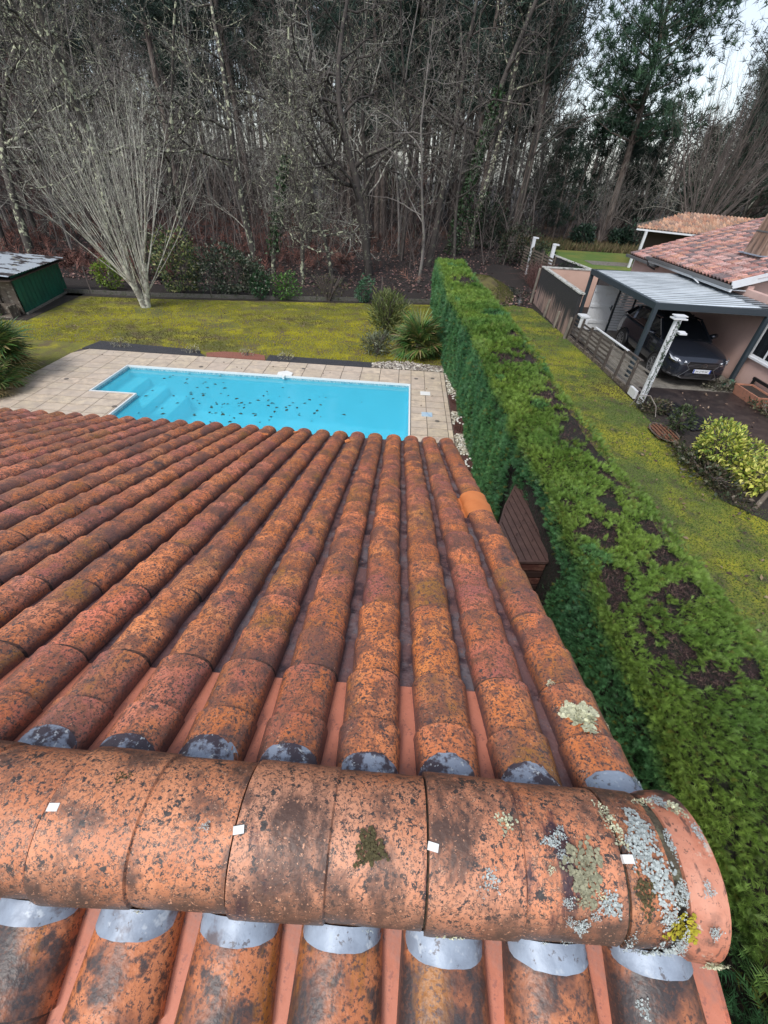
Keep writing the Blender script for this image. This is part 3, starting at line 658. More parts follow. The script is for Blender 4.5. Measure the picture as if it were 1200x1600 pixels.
for k_, (a, b, c_, d_) in enumerate(cells):
    if k_ >= 285: far_cells.append((a, b, c_, d_)); continue
    w, h = round(b - a, 3), round(d_ - c_, 3); key = (w, h)
    chamf = (a < DX0 + .5 and d_ > 12.6)
    if key not in meshes or chamf:
        mb = MB(); e = .008; f_ = .013
        if chamf and k_ == 0: mb.prism([(-w / 2 + e + .3, h / 2 - e), (-w / 2 + e, -h / 2 + e), (w / 2 - e, -h / 2 + e), (w / 2 - e, h / 2 - e)], .0, .030)
        else: mb.prism([(-w / 2 + e, -h / 2 + f_), (w / 2 - e, -h / 2 + f_), (w / 2 - e, h / 2 - f_), (-w / 2 + e, h / 2 - f_)], 0, .030)
        me = mb.mesh('slab', m_deck)
        if not chamf: meshes[key] = me
    else: me = meshes[key]
    t = gs.uniform(.9, 1.07)
    link('slab', me, terrace, loc=((a + b) / 2, (c_ + d_) / 2, gs.uniform(0, .002)), rot=(gs.uniform(-.001, .001), gs.uniform(-.001, .001), 0), color=(t, t * gs.uniform(.97, 1.01), t * gs.uniform(.94, 1.02)))
mb = MB()
for (a, b, c_, d_) in far_cells: mb.box(a + .004, b - .004, c_ + .004, d_ - .004, .001, .031)
if far_cells: mb.build('slab', m_deck, terrace, kind='stuff')
for x, y in ((1.06, 9.6), (1.05, 12.4), (-9.0, 10.6), (-5.9, 12.1), (-6.9, 9.2), (.55, 12.3), (-2.9, 12.5)):
    mb = MB(); mb.tube([(0, 0, 0), (0, 0, .004)], .06, 16); mb.tube([(0, 0, .004), (0, 0, .006)], .04, 12)
    mb.build('drain', m_drain, terrace, loc=(x, y, .0325))
# black and terracotta coloured gravel borders behind the terrace
m_blackg = mat('black_gravel', (.035, .034, .04), [(50, .5, .6, (.09, .09, .1), 'fine')], rough=.6, bump=1, bscale=60, bdist=.03)
m_redg = mat('red_gravel', (.33, .13, .09), [(50, .5, .6, (.2, .07, .05), 'fine')], rough=.8, bump=1, bscale=60, bdist=.03)
mb = MB(); mb.prism([(-10.05, 12.98), (-6.5, 12.98), (-6.5, 13.5), (-9.9, 13.75)], .0, .035); mb.prism([(-4.2, 12.98), (-.85, 12.98), (-.85, 13.42), (-4.2, 13.48)], .0, .035)
mb.prism([(-6.499, 12.98), (-6.1, 12.98), (-6.35, 13.2), (-6.499, 13.5)], 0, .034); structure('x', mb.build('black_gravel_border', m_blackg))
mb = MB(); mb.prism([(-6.08, 12.985), (-4.21, 12.985), (-4.35, 13.4), (-4.8, 13.52), (-5.7, 13.5), (-6.2, 13.3)], 0, .042); structure('x', mb.build('red_gravel_patch', m_redg))

# pebbles
PEB = np.array([(math.cos(a) * r_, math.sin(a) * r_, z) for z, r_ in ((-.25, .75), (.2, 1), (.55, .55)) for a in np.arange(5) * 2 * math.pi / 5])
PEBF = [(i + 5 * l, (i + 1) % 5 + 5 * l, (i + 1) % 5 + 5 * l + 5) for l in (0, 1) for i in range(5)] + [(i + 5 * l, (i + 1) % 5 + 5 * l + 5, i + 5 * l + 5) for l in (0, 1) for i in range(5)] + [(10, 11, 12), (10, 12, 13), (10, 13, 14)]
m_peb = mat('pebbles', (1, 1, 1), attr=True, rough=.7)
def pebbles(name, polys, n, s, seed, label, pal=((.62, .58, .47), (.45, .40, .31), (.7, .68, .6), (.3, .27, .2)), z=.03, ok=None):
    gg = np.random.default_rng(seed); pts = []
    for (x0, x1, y0, y1), k in zip(polys, n):
        q = gg.uniform((x0, y0), (x1, y1), (k, 2)); pts.append(q)
    q = np.concatenate(pts)
    if ok is not None: q = q[[ok(x, y) for x, y in q]]
    k = len(q); T = np.column_stack([q, gg.uniform(z - .01, z + .02, k)]); a = gg.uniform(0, 6.28, k)
    sc = gg.uniform(.6, 1.25, k) * s; M = frames(np.column_stack([np.cos(a), np.sin(a), gg.normal(size=k) * .2]), np.array([[0, 0, 1.]] * k) + gg.normal(size=(k, 3)) * .2, sc) * np.array([1, 1.3, .8])[None, None, :]
    V, F, c = place(PEB, PEBF, T, M, np.array(pal)[gg.integers(0, len(pal), k)] * gg.uniform(.75, 1.15, (k, 1)))
    return tag(link(name, nmesh(name, V, F, [m_peb], colr=c, smooth=False)), label, 'pebbles', kind='stuff')
strip_r = lambda y: np.interp(y, [4, 6.2, 8, 10, 13.4], [2.15, 2.08, 1.98, 1.88, 1.6])
okp = lambda x, y: x < strip_r(y) and x > 1.45
pebbles('white_pebbles', [(1.45, 2.1, 11.3, 13.3), (1.45, 2.1, 9.5, 10.2), (1.45, 2.1, 8.05, 9.0), (1.45, 2.2, 3.5, 7.15)], [900, 420, 620, 2300], .027, 2, 'pale pebbles filling the strip between terrace and hedge', ok=okp)
pebbles('white_pebbles', [(-.85, 1.45, 13.0, 13.75)], [900], .036, 4, 'pale stones heaped round the foot of the fan palm', pal=((.5, .45, .38), (.36, .31, .26), (.6, .56, .5), (.2, .17, .15)), ok=lambda x, y: y < 13.35 + .35 * math.sin((x + .85) * 1.5))
sheet('pebble_bed', [[(1.43, 3.5), (2.2, 3.5), (2.1, 6.2), (2.0, 8), (1.9, 10), (1.66, 13.4), (1.43, 13.4)], [(-.85, 12.985), (1.42, 12.985), (1.42, 13.6), (-.7, 13.6)]], .020, mat('pebble_bed_soil', (.22, .19, .15), [(25, .45, .6, (.08, .06, .05))], rough=.9))
# three round planters ringed with white stones
m_bark = mat('bark_mulch', (.075, .03, .024), [(25, .45, .62, (.14, .06, .045)), (60, .5, .6, (.03, .014, .012), 'fine')], rough=.8, bump=.8, bscale=50, bdist=.02)
sheet('mulch', [[(1.44, 10.2), (1.95, 10.2), (1.86, 11.35), (1.44, 11.35)], [(1.44, 9.0), (1.98, 9.0), (1.93, 9.55), (1.44, 9.55)], [(1.44, 7.1), (2.08, 7.1), (2.02, 8.1), (1.44, 8.1)]], .026, m_bark)
m_wstone = mat('white_stone', (.72, .7, .64), rough=.6)
for (x, y, r_, h, lab) in ((1.68, 10.85, .17, .10, 'low round bark planter ringed with white stones, farthest from the roof'), (1.70, 9.3, .21, .2, 'raised round slatted planter with a white stone rim, middle of three'), (1.76, 7.62, .21, .06, 'flat ring of white stones on dark mulch, nearest the roof')):
    e = empty('round_planter', (x, y, .026), label=lab, cat='planter', group='round planters along the pebble strip')
    mb = MB(); mb.tube([(0, 0, 0), (0, 0, h)], [r_, r_ * 1.02], 20)
    for k in range(20): a = k * math.pi / 10; mb.beam((math.cos(a) * (r_ + .008), math.sin(a) * (r_ + .008), 0), (math.cos(a) * (r_ + .012), math.sin(a) * (r_ + .012), h), .03, .02)
    mb.build('rim', m_bark, e)
    ns = 16; pm = nmesh('stone', PEB * (.034, .028, .03), PEBF, [m_wstone])
    for k in range(ns):
        a = 2 * math.pi * k / ns + gs.uniform(-.08, .08)
        if h < .12 and gs.random() < .12: continue
        link('stone', pm, e, loc=(math.cos(a) * r_ * .93, math.sin(a) * r_ * .93, h + .012), rot=(0, 0, gs.uniform(0, 6)))

# ------------------------------------------------------------------ brown slatted cover between roof and hedge
m_bplas = mat('brown_slat', (.105, .062, .055), [(8, .45, .65, (.075, .045, .042)), (50, .64, .7, (.25, .2, .18), 'fine')], rough=.45, bump=.15)
m_bdark = mat('dark_brown_slat', (.045, .025, .022), rough=.5)
cov = empty('garden_store', (1.85, 4.5, 0), label='brown slatted wooden garden store with a pointed plank lid squeezed beside the hedge', cat='garden store')
CL = Vector((1.85, 4.5, 0))
A_, B_, C_, D_ = Vector((1.90, 5.34, 1.24)), Vector((1.96, 3.62, 1.24)), Vector((1.50, 4.05, 1.02)), Vector((1.40, 4.5, 1.02))
ey = (A_ - B_).normalized(); ex = Vector((1, 0, 0)); ex = (ex - ey * ex.dot(ey)).normalized(); en = ex.cross(ey)
poly = [(-.60, .25), (-.52, -.02), (0, 0), (.045, .25), (.075, .6), (.07, 1.0), (.045, 1.35), (0, 1.64), (-.30, 1.05)]
def cp(u, v, w): return B_ + ex * u + ey * v + en * w - CL
def clip_strip(poly, n0, lo, hi):
    def cut(P_, f):
        out = []
        for i in range(len(P_)):
            a, b = P_[i], P_[(i + 1) % len(P_)]; fa, fb = f(a), f(b)
            if fa >= 0: out.append(a)
            if fa * fb < 0: t = fa / (fa - fb); out.append((a[0] + (b[0] - a[0]) * t, a[1] + (b[1] - a[1]) * t))
        return out
    q = cut(poly, lambda p: p[0] * n0[0] + p[1] * n0[1] - lo)
    return cut(q, lambda p: hi - p[0] * n0[0] - p[1] * n0[1]) if q else q
th = R(20); n0 = (math.cos(th), -math.sin(th) * -.25)
k = 0; wv = .083
lo = -.75
while lo < .55:
    q = clip_strip(poly, (1, .10), lo, lo + wv - .014)
    if len(q) >= 3:
        mb = MB(); m_ = len(q)
        mb.add([cp(x, y, 0) for x, y in q] + [cp(x, y, .014) for x, y in q], [tuple(range(m_))[::-1], tuple(range(m_, 2 * m_))] + [(i, (i + 1) % m_, m_ + (i + 1) % m_, m_ + i) for i in range(m_)])
        mb.build('slat', m_bplas, cov)
    lo += wv
mb = MB(); mm = len(poly)
mb.add([cp(x * .98, y, -.02) for x, y in poly] + [cp(x * .98, y, -.003) for x, y in poly], [tuple(range(mm))[::-1], tuple(range(mm, 2 * mm))] + [(i, (i + 1) % mm, mm + (i + 1) % mm, mm + i) for i in range(mm)])
mb.build('lid_backing', m_bdark, cov)
mb = MB()
for i in range(mm):
    a, b = poly[i], poly[(i + 1) % mm]; mb.beam(cp(*a, .006), cp(*b, .006), .024, .035)
mb.build('lid_frame', m_bplas, cov)
for (u, v) in ((-.05, .9), (-.12, .75), (-.2, .6), (-.1, .35), (-.28, .45), (.0, .55)):
    mb = MB(); mb.beam(cp(u, v, .016), cp(u + .03, v + .05, .016), .012, .008); mb.build('batten_clip', m_bdark, cov)
base_poly = [(x * .95 - .01, y * .97 + .02) for x, y in poly]
for lv in range(9):
    z1 = 1.14 - lv * .125; mb = MB(); pts = [B_ + ex * x + ey * y for x, y in base_poly]
    for i in range(mm):
        a, b = pts[i] - CL, pts[(i + 1) % mm] - CL; a = Vector((a.x, a.y, z1)); b = Vector((b.x, b.y, z1)); mb.beam(a, b, .03, .09)
    mb.build('side_slat', m_bdark if lv % 2 else mat('rust_brown_slat', (.09, .035, .028), [(12, .5, .6, (.16, .08, .06))], rough=.5), cov)

# ------------------------------------------------------------------ clipped cypress hedge
HYl = [-4, 1.3, 3.0, 4.8, 7.2, 9.3, 11.9, 13.5, 15.7, 21.9]; HXl = [1.93, 1.93, 1.92, 1.88, 1.74, 1.68, 1.62, 1.46, 1.42, 1.40]
HYr = [-4, 2.1, 5.0, 7.4, 10.6, 13.7, 16.1, 22.8]; HXr = [3.2, 3.16, 3.0, 2.93, 2.93, 2.80, 2.70, 2.58]
xl_ = lambda y: np.interp(y, HYl, HXl); xr_ = lambda y: np.interp(y, HYr, HXr)
def ztop(y): return np.where(y > 16.2, 1.87, 2.0)
patches = [(2.76, 7.6, .12, .55), (2.80, 5.1, .10, .5), (2.70, 8.8, .14, .4), (2.55, 3.9, .10, .3), (2.72, 10.3, .12, .6), (2.28, 8.65, .4, .3), (2.59, 6.9, .22, .3), (2.74, 5.77, .2, .5), (2.04, 3.92, .1, .12), (2.18, 3.34, .24, .17), (2.9, 3.45, .13, .35), (2.81, 4.38, .16, .2), (2.88, 4.06, .12, .25), (2.07, 2.6, .16, .22),
           (2.64, 2.99, .2, .12), (2.77, 2.73, .12, .12), (2.51, 2.49, .16, .10), (2.38, 1.95, .12, .14), (2.5, 1.78, .12, .10), (2.1, 17.6, .7, .8), (2.3, 15.7, .5, .3), (2.89, 1.9, .06, .1), (2.88, 9.3, .2, .5), (2.35, 9.2, .3, .12), (2.9, 7.6, .12, .5), (2.85, 6.2, .13, .6), (2.0, 4.6, .05, .08), (2.15, 2.1, .06, .2), (2.95, 5.0, .1, .4)]
ns_ = np.random.default_rng(21).normal(size=(40, 3)); ph_ = np.random.default_rng(22).uniform(0, 6.28, 40)
def fnoise(P_, f):
    """cheap smooth noise from summed sines, about -1..1"""
    s = np.zeros(len(P_))
    for k in range(40): s += np.sin(P_ @ (ns_[k] * f) + ph_[k])
    return s / math.sqrt(20)
def brownness(P_):
    b = np.full(len(P_), -1.0); w = .4 * fnoise(P_, 9) + .35 * fnoise(P_, 26)
    for (x, y, rx, ry) in patches: b = np.maximum(b, 1.12 - np.sqrt(((P_[:, 0] - x) / rx) ** 2 + ((P_[:, 1] - y) / ry) ** 2) + w)
    return b
def hedge_points(dens, y0, y1, seed):
    """points on top, left, right of the hedge: position, normal, face id"""
    gg = np.random.default_rng(seed); out = []
    L_ = y1 - y0
    n = int(dens * L_ * 1.2); y = gg.uniform(y0, y1, n); t = gg.uniform(0, 1, n); P_ = np.column_stack([xl_(y) + t * (xr_(y) - xl_(y)), y, ztop(y)])
    e = np.minimum(t, 1 - t); P_[:, 2] += -.10 * np.exp(-e / .035) + .012 * fnoise(P_, 3) + .012 * fnoise(P_, 8)
    out.append((P_, np.tile([0, 0, 1.], (n, 1)), np.zeros(n)))
    for side in (0, 1):
        H = 2.0; n = int(dens * L_ * H * (.9 if side == 0 else .22)); y = gg.uniform(y0, y1, n); z = 1 - gg.uniform(0, 1, n) ** 1.1; z = z * ztop(y)
        x = (xl_ if side == 0 else xr_)(y); P_ = np.column_stack([x, y, z]); bul = .03 * fnoise(P_, 1.6) + .02 * fnoise(P_, 4) + .02 * fnoise(P_, 10)
        sg = -1 if side == 0 else 1
        P_[:, 0] += sg * (bul + .04 * np.sin(z / 2 * math.pi)) + (.15 * ((y > 3.2) & (y < 5.4) & (z < 1.6)) if side == 0 else 0); out.append((P_, np.tile([sg * 1., 0, .1], (n, 1)), np.full(n, 1 + side)))
    return [np.concatenate(a) for a in zip(*out)]
def spray_proto(n, w=.42):
    V = []; F = []
    def blade(x0, y0, x1, y1, wd, z=0):
        k = len(V); dx, dy = x1 - x0, y1 - y0; l = math.hypot(dx, dy); nx, ny = -dy / l * wd, dx / l * wd
        V.extend([(x0 + nx * 1.25, y0 + ny * 1.25, 0), (x1, y1, z + .02), (x0 - nx * 1.25, y0 - ny * 1.25, 0)]); F.append((k, k + 1, k + 2))
    blade(0, 0, 0, 1, .026)
    for i in range(n):
        t = .12 + .75 * i / n; l = w * (1 - .55 * t)
        for s_ in (-1, 1): blade(0, t, s_ * l, t + l * 1.3, .027, .05 * (-1) ** i)
    return V, F
sp6 = spray_proto(5, .40); sp3 = spray_proto(4, .46)
m_hedge = mat('hedge_sprays', (1, 1, 1), attr=True, rough=.6, transl=.25)
m_twig = mat('bare_hedge_twigs', (1, 1, 1), attr=True, rough=.8)
hedge = empty('hedge', (2.3, 9, 0), label='long clipped cypress hedge with bare brown patches on its flat top', cat='hedge')
HG = Vector((2.3, 9, 0))
# dark core
V = []; F = []
ysn = np.linspace(-4, 22, 131)
for y in ysn:
    a, b, t = xl_(y), xr_(y), float(ztop(y)); d = .085
    for (x, z) in ((a + d, 0), (a + d, 1.0), (a + d + .01, t - .14), (a + d + .06, t - .075), ((a + b) / 2, t - .07), (b - d - .06, t - .075), (b - d, t - .14), (b - d, 1), (b - d, 0)):
        j_ = .03 * mnoise.noise((x * 5, y * 5, z * 5)); V.append((x + j_, y, z + (j_ if z > 0 else 0)))
k = 9
F = [(i * k + j, i * k + j + 1, (i + 1) * k + j + 1, (i + 1) * k + j) for i in range(len(ysn) - 1) for j in range(k - 1)]
m_core = mat('hedge_core', (.018, .02, .012), [(12, .45, .6, (.035, .018, .018)), (40, .5, .6, (.01, .01, .007), 'fine')], rough=1, bump=1, bscale=30, bdist=.04)
me = nmesh('inner_growth', [(x, y, z) for x, y, z in V], [tuple(reversed(f)) for f in F], [m_core]); link('inner_growth', me, hedge, loc=-HG)
mb = MB(); n_ = k; mb.add(V[-k:], [tuple(range(k))]); mb.add(V[:k], [tuple(range(k))[::-1]]); mb.build('inner_growth', m_core, hedge, loc=-HG)
Vall = []; Fall = []; Call = []; off = 0
twV = []; twF = []; twC = []; toff = 0
for (y0, y1, dens, size, pr, sd_) in ((-4, .3, 900, .095, sp3, 1), (.3, 2.6, 4700, .054, sp6, 2), (2.6, 5.0, 3500, .060, sp6, 3), (5.0, 9, 2400, .073, sp3, 4), (9, 14, 1400, .095, sp3, 5), (14, 22, 900, .12, sp3, 6)):
    P_, N_, fid = hedge_points(dens, y0, y1, sd_); gg = np.random.default_rng(100 + sd_); n = len(P_)
    bt = brownness(P_); bs = .9 * fnoise(P_, 2.2) + .5 * fnoise(P_, 7) - 1.75
    bro = np.where(fid == 0, bt, bs) 
    cl = fnoise(P_, 14)                                    # clump relief
    green = bro < gg.uniform(-.12, .12, n)
    P_ = P_ + N_ * (cl * .010)[:, None]
    # growth direction
    rnd_ = gg.normal(size=(n, 3))
    lean = np.where(fid[:, None] == 0, np.array([[-.15, -.35, .75]]), np.column_stack([np.where(fid == 1, -.75, .75), np.zeros(n), np.full(n, .55)]))
    az = fnoise(P_, 2.0) * 1.5
    d = lean + rnd_ * .48 + np.column_stack([np.cos(az), np.sin(az), np.zeros(n)]) * .35
    nr = np.where(fid[:, None] == 0, np.array([[0, 0, 1.]]), N_) + gg.normal(size=(n, 3)) * .5
    M = frames(d, nr, size * gg.uniform(.65, 1.35, n))
    hue = .5 + .35 * fnoise(P_, 1.3) + .25 * fnoise(P_, 5)
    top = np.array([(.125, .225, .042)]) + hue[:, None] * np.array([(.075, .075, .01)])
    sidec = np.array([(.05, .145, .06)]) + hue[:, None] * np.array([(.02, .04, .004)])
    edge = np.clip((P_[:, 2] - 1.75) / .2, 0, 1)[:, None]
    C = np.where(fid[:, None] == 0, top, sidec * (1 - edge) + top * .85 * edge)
    blue = (fnoise(P_, 3.1) > 1.7) & (fid == 0); C[blue] = C[blue] * (.7, .95, 1.7)
    C = C * gg.uniform(.78, 1.5, (n, 1)); yl = gg.random(n) < .04; C[yl] = (.16, .17, .03)
    brn_edge = (~green) | ((bro > -.3) & (gg.random(n) < .25)); 
    pcs = np.linspace(.75, 1.25, len(pr[0]))
    gi = green
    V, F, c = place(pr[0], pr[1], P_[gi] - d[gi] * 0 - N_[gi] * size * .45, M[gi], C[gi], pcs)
    Vall.append(V); Fall.append(F + off); Call.append(c); off += len(V)
    bi = ~green
    if bi.sum():
        tv_ = spray_proto(2, .35); nb = bi.sum()
        Cb = np.array([(.075, .038, .045), (.11, .06, .055), (.16, .10, .08), (.045, .024, .028)])[gg.integers(0, 4, nb)] * gg.uniform(.6, 1.2, (nb, 1))
        V, F, c = place(tv_[0], tv_[1], P_[bi] - N_[bi] * size * 1.0, frames(rnd_[bi] + N_[bi] * .3, gg.normal(size=(nb, 3)), size * gg.uniform(.6, 1.2, nb)) * np.array([.6, 1, .6]), Cb)
        twV.append(V); twF.append(F + toff); twC.append(c); toff += len(V)
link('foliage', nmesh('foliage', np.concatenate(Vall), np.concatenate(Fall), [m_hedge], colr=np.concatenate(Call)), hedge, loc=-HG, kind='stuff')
link('bare_twigs', nmesh('bare_twigs', np.concatenate(twV), np.concatenate(twF), [m_twig], colr=np.concatenate(twC)), hedge, loc=-HG, kind='stuff')
NTRI = off

# ------------------------------------------------------------------ trees and shrubs
def rotv(d, ang, az):
    """tilt unit vector d by ang towards azimuth az around it"""
    dx, dy, dz = d
    if abs(dz) < .9: ux, uy, uz = dy, -dx, 0.0
    else: ux, uy, uz = 0.0, dz, -dy
    l = math.sqrt(ux * ux + uy * uy + uz * uz) or 1; ux /= l; uy /= l; uz /= l
    vx, vy, vz = dy * uz - dz * uy, dz * ux - dx * uz, dx * uy - dy * ux
    c, s = math.cos(ang), math.sin(ang); ca, sa = math.cos(az), math.sin(az)
    return (dx * c + (ux * ca + vx * sa) * s, dy * c + (uy * ca + vy * sa) * s, dz * c + (uz * ca + vz * sa) * s)
def grow(seed, H, r0, nb=(9, 6, 5, 4), ang=(35, 70), t0=.35, shrink=.55, gnarl=.18, lift=.05, lean=(0, 0), nseg=(9, 6, 5, 4), tipr=.006, start=(0, 0, 0), d0=None, taper=.75, minlen=.25):
    g = random.Random(seed); out = [[] for _ in range(len(nb) + 1)]
    st = [(start, d0 or (lean[0], lean[1], 1.0), H, r0, 0)]
    while st:
        (x, y, z), d, L_, r, lv = st.pop()
        l = math.sqrt(sum(a * a for a in d)); d = tuple(a / l for a in d)
        n = nseg[min(lv, len(nseg) - 1)]; pts = [(x, y, z)]; rad = [r]; dirs = [d]; gn = gnarl * (.45 if lv == 0 else 1 + .15 * lv)
        for i in range(n):
            dd = [d[0] + g.gauss(0, gn), d[1] + g.gauss(0, gn), d[2] + g.gauss(0, gn) + lift * (1 if lv else 1.5)]
            l = math.sqrt(sum(a * a for a in dd)); d = tuple(a / l for a in dd); s = L_ / n
            x += d[0] * s; y += d[1] * s; z += d[2] * s; z = max(z, .05)
            pts.append((x, y, z)); rad.append(max(tipr * .6, r * (1 - taper * (i + 1) / n))); dirs.append(d)
        out[lv].append((pts, rad))
        if lv < len(nb):
            k = nb[lv]
            for q in range(k):
                a = t0 if lv == 0 else .2
                t = a + (1 - a) * (q + g.random()) / k; f = t * n; i = min(int(f), n - 1); u = f - i
                pp = tuple(pts[i][c] + (pts[i + 1][c] - pts[i][c]) * u for c in range(3)); rr = rad[i] + (rad[i + 1] - rad[i]) * u
                cl = L_ * shrink * (1.15 - .65 * t) * g.uniform(.7, 1.25)
                if cl < minlen: continue
                st.append((pp, rotv(dirs[i], math.radians(g.uniform(*ang)), g.uniform(0, 6.283)), cl, max(tipr, rr * g.uniform(.45, .7)), lv + 1))
    return out
def bark(name, base, lich, amt=.5, **kw):
    return mat(name, base, [(2.5, .45, .65, tuple(a * 1.7 for a in base), 'noise', (1, 1, .3)), (5, amt, amt + .05, lich), (1.8, .6, .68, tuple(a * .5 for a in base))], rough=.9, rnd=True)
b_dark = bark('dark_wet_bark', (.045, .038, .034), (.15, .155, .11), .58)
b_lich = bark('lichened_bark', (.06, .052, .045), (.46, .48, .33), .535)
b_lich2 = bark('pale_lichened_twigs', (.20, .185, .17), (.44, .45, .37), .50)
b_grey = bark('grey_twigs', (.15, .135, .125), (.22, .22, .17), .56)
b_brown = bark('brown_twigs', (.10, .082, .075), (.12, .10, .08), .6)
b_red = bark('reddish_twigs', (.10, .05, .045), (.16, .1, .09), .58)
b_silver = bark('pale_patched_bark', (.30, .275, .24), (.58, .57, .48), .48)
b_pine = mat('pine_bark', (.13, .10, .085), [(3, .4, .6, (.22, .18, .155), 'noise', (1, 1, .25)), (6, .5, .6, (.06, .045, .04), 'noise', (1, 1, .3))], rough=.9)
m_ivy = mat('ivy_leaves', (1, 1, 1), attr=True, rough=.5)
m_needle = mat('needles', (1, 1, 1), attr=True, rough=.7, transl=.15)
m_foli = mat('shrub_leaves', (1, 1, 1), attr=True, rough=.5, transl=.15)

def tree_parts(levels, ntrunk=2, sides=(8, 4, 3)):
    tr = [p for l in levels[:ntrunk] for p in l]; cr = [p for l in levels[ntrunk:] for p in l]
    a = tubes(levels[0], sides[0]); b = tubes([p for l in levels[1:ntrunk] for p in l], 5) if ntrunk > 1 and any(levels[1:ntrunk]) else None
    if b is not None: a = (np.concatenate([a[0], b[0]]), np.concatenate([a[1], b[1] + len(a[0])]))
    c = tubes(cr, sides[2]) if cr else None
    return a, c
def make_tree(name, loc, levels, mt, mc, label, cat='tree', group=None, ntrunk=2, rz=0, ivy=None, sides=(8, 4, 3)):
    root = empty(name, loc, rz, label, cat, group)
    a, c = tree_parts(levels, ntrunk, sides)
    link('trunk', nmesh('trunk', a[0], a[1], [mt], smooth=True), root)
    if c is not None: link('crown', nmesh('crown', c[0], c[1], [mc]), root)
    if ivy:
        h0, h1, n, rr, sz = ivy; gg = np.random.default_rng(int(abs(loc[0] * 10)) + 3); pts, rad = levels[0][0]; pts = np.array(pts); rad = np.array(rad)
        z = gg.uniform(h0, h1, n); T = np.column_stack([np.interp(z, pts[:, 2], pts[:, k]) for k in range(3)]); a_ = gg.uniform(0, 6.28, n)
        r_ = np.interp(z, pts[:, 2], rad) + rr * gg.uniform(.1, 1, n) * (1.1 - z / h1 * .6); N0 = np.column_stack([np.cos(a_), np.sin(a_), gg.normal(size=n) * .4])
        T = T + N0 * r_[:, None] * (1, 1, 0)
        V, F, cc = place(LEAF_V, LEAF_F, T, frames(gg.normal(size=(n, 3)) + (0, 0, -.5), N0, gg.uniform(.6, 1.3, n) * sz), np.array([(.022, .05, .016)]) * gg.uniform(.5, 1.9, (n, 1)))
        link('ivy', nmesh('ivy', V, F, [m_ivy], colr=cc), root, kind='stuff')
    return root

# multi-stemmed tree in the lawn, fanned out like a broom
def broom(seed, stems, H, spread, r0, twigs=(5, 2), fork=.6, gn=.05, lift=.03, base_r=.18, bias=(0, 0)):
    g = random.Random(seed); lv = [[], [], []]; base = []
    for k in range(4):
        a = 2 * math.pi * k / 4 + g.uniform(-.4, .4); tx, ty = math.cos(a) * .45, math.sin(a) * .45
        pts = [(tx * .15, ty * .15, 0), (tx * .35, ty * .35, fork * .5), (tx * .7, ty * .7, fork), (tx * 1.1, ty * 1.1, fork * 1.8)]; base.append((pts, [base_r * .55, base_r * .5, base_r * .42, base_r * .3]))
    lv[0] = base
    for s in range(stems):
        b = base[s % 4]; i = g.choice((1, 2, 2, 3)); p0 = b[0][i]; a = math.atan2(p0[1], p0[0]) + g.uniform(-1.1, 1.1); an = math.radians(g.uniform(4, spread))
        d = (math.sin(an) * math.cos(a) + bias[0] * .3, math.sin(an) * math.sin(a) + bias[1] * .3, math.cos(an)); L_ = H * g.uniform(.65, 1.05)
        sub = grow(g.random(), L_, r0 * g.uniform(.6, 1.1), nb=twigs, ang=(12, 38), t0=.25, shrink=.42, gnarl=gn, lift=lift, start=p0, d0=d, nseg=(7, 4, 3), tipr=.0055, taper=.85, minlen=.2)
        lv[0].extend(sub[0] if False else []); lv[1].extend(sub[0]); lv[2].extend([q for l in sub[1:] for q in l])
    return lv
make_tree('broom_tree', (-10.62, 18.2, 0), broom(4, 50, 5.7, 50, .028, twigs=(7, 3), fork=.9, bias=(-.25, 0), base_r=.26), b_silver, b_lich2, 'multi stemmed bare tree with pale mottled bark fanning up from the mossy lawn', ntrunk=2)

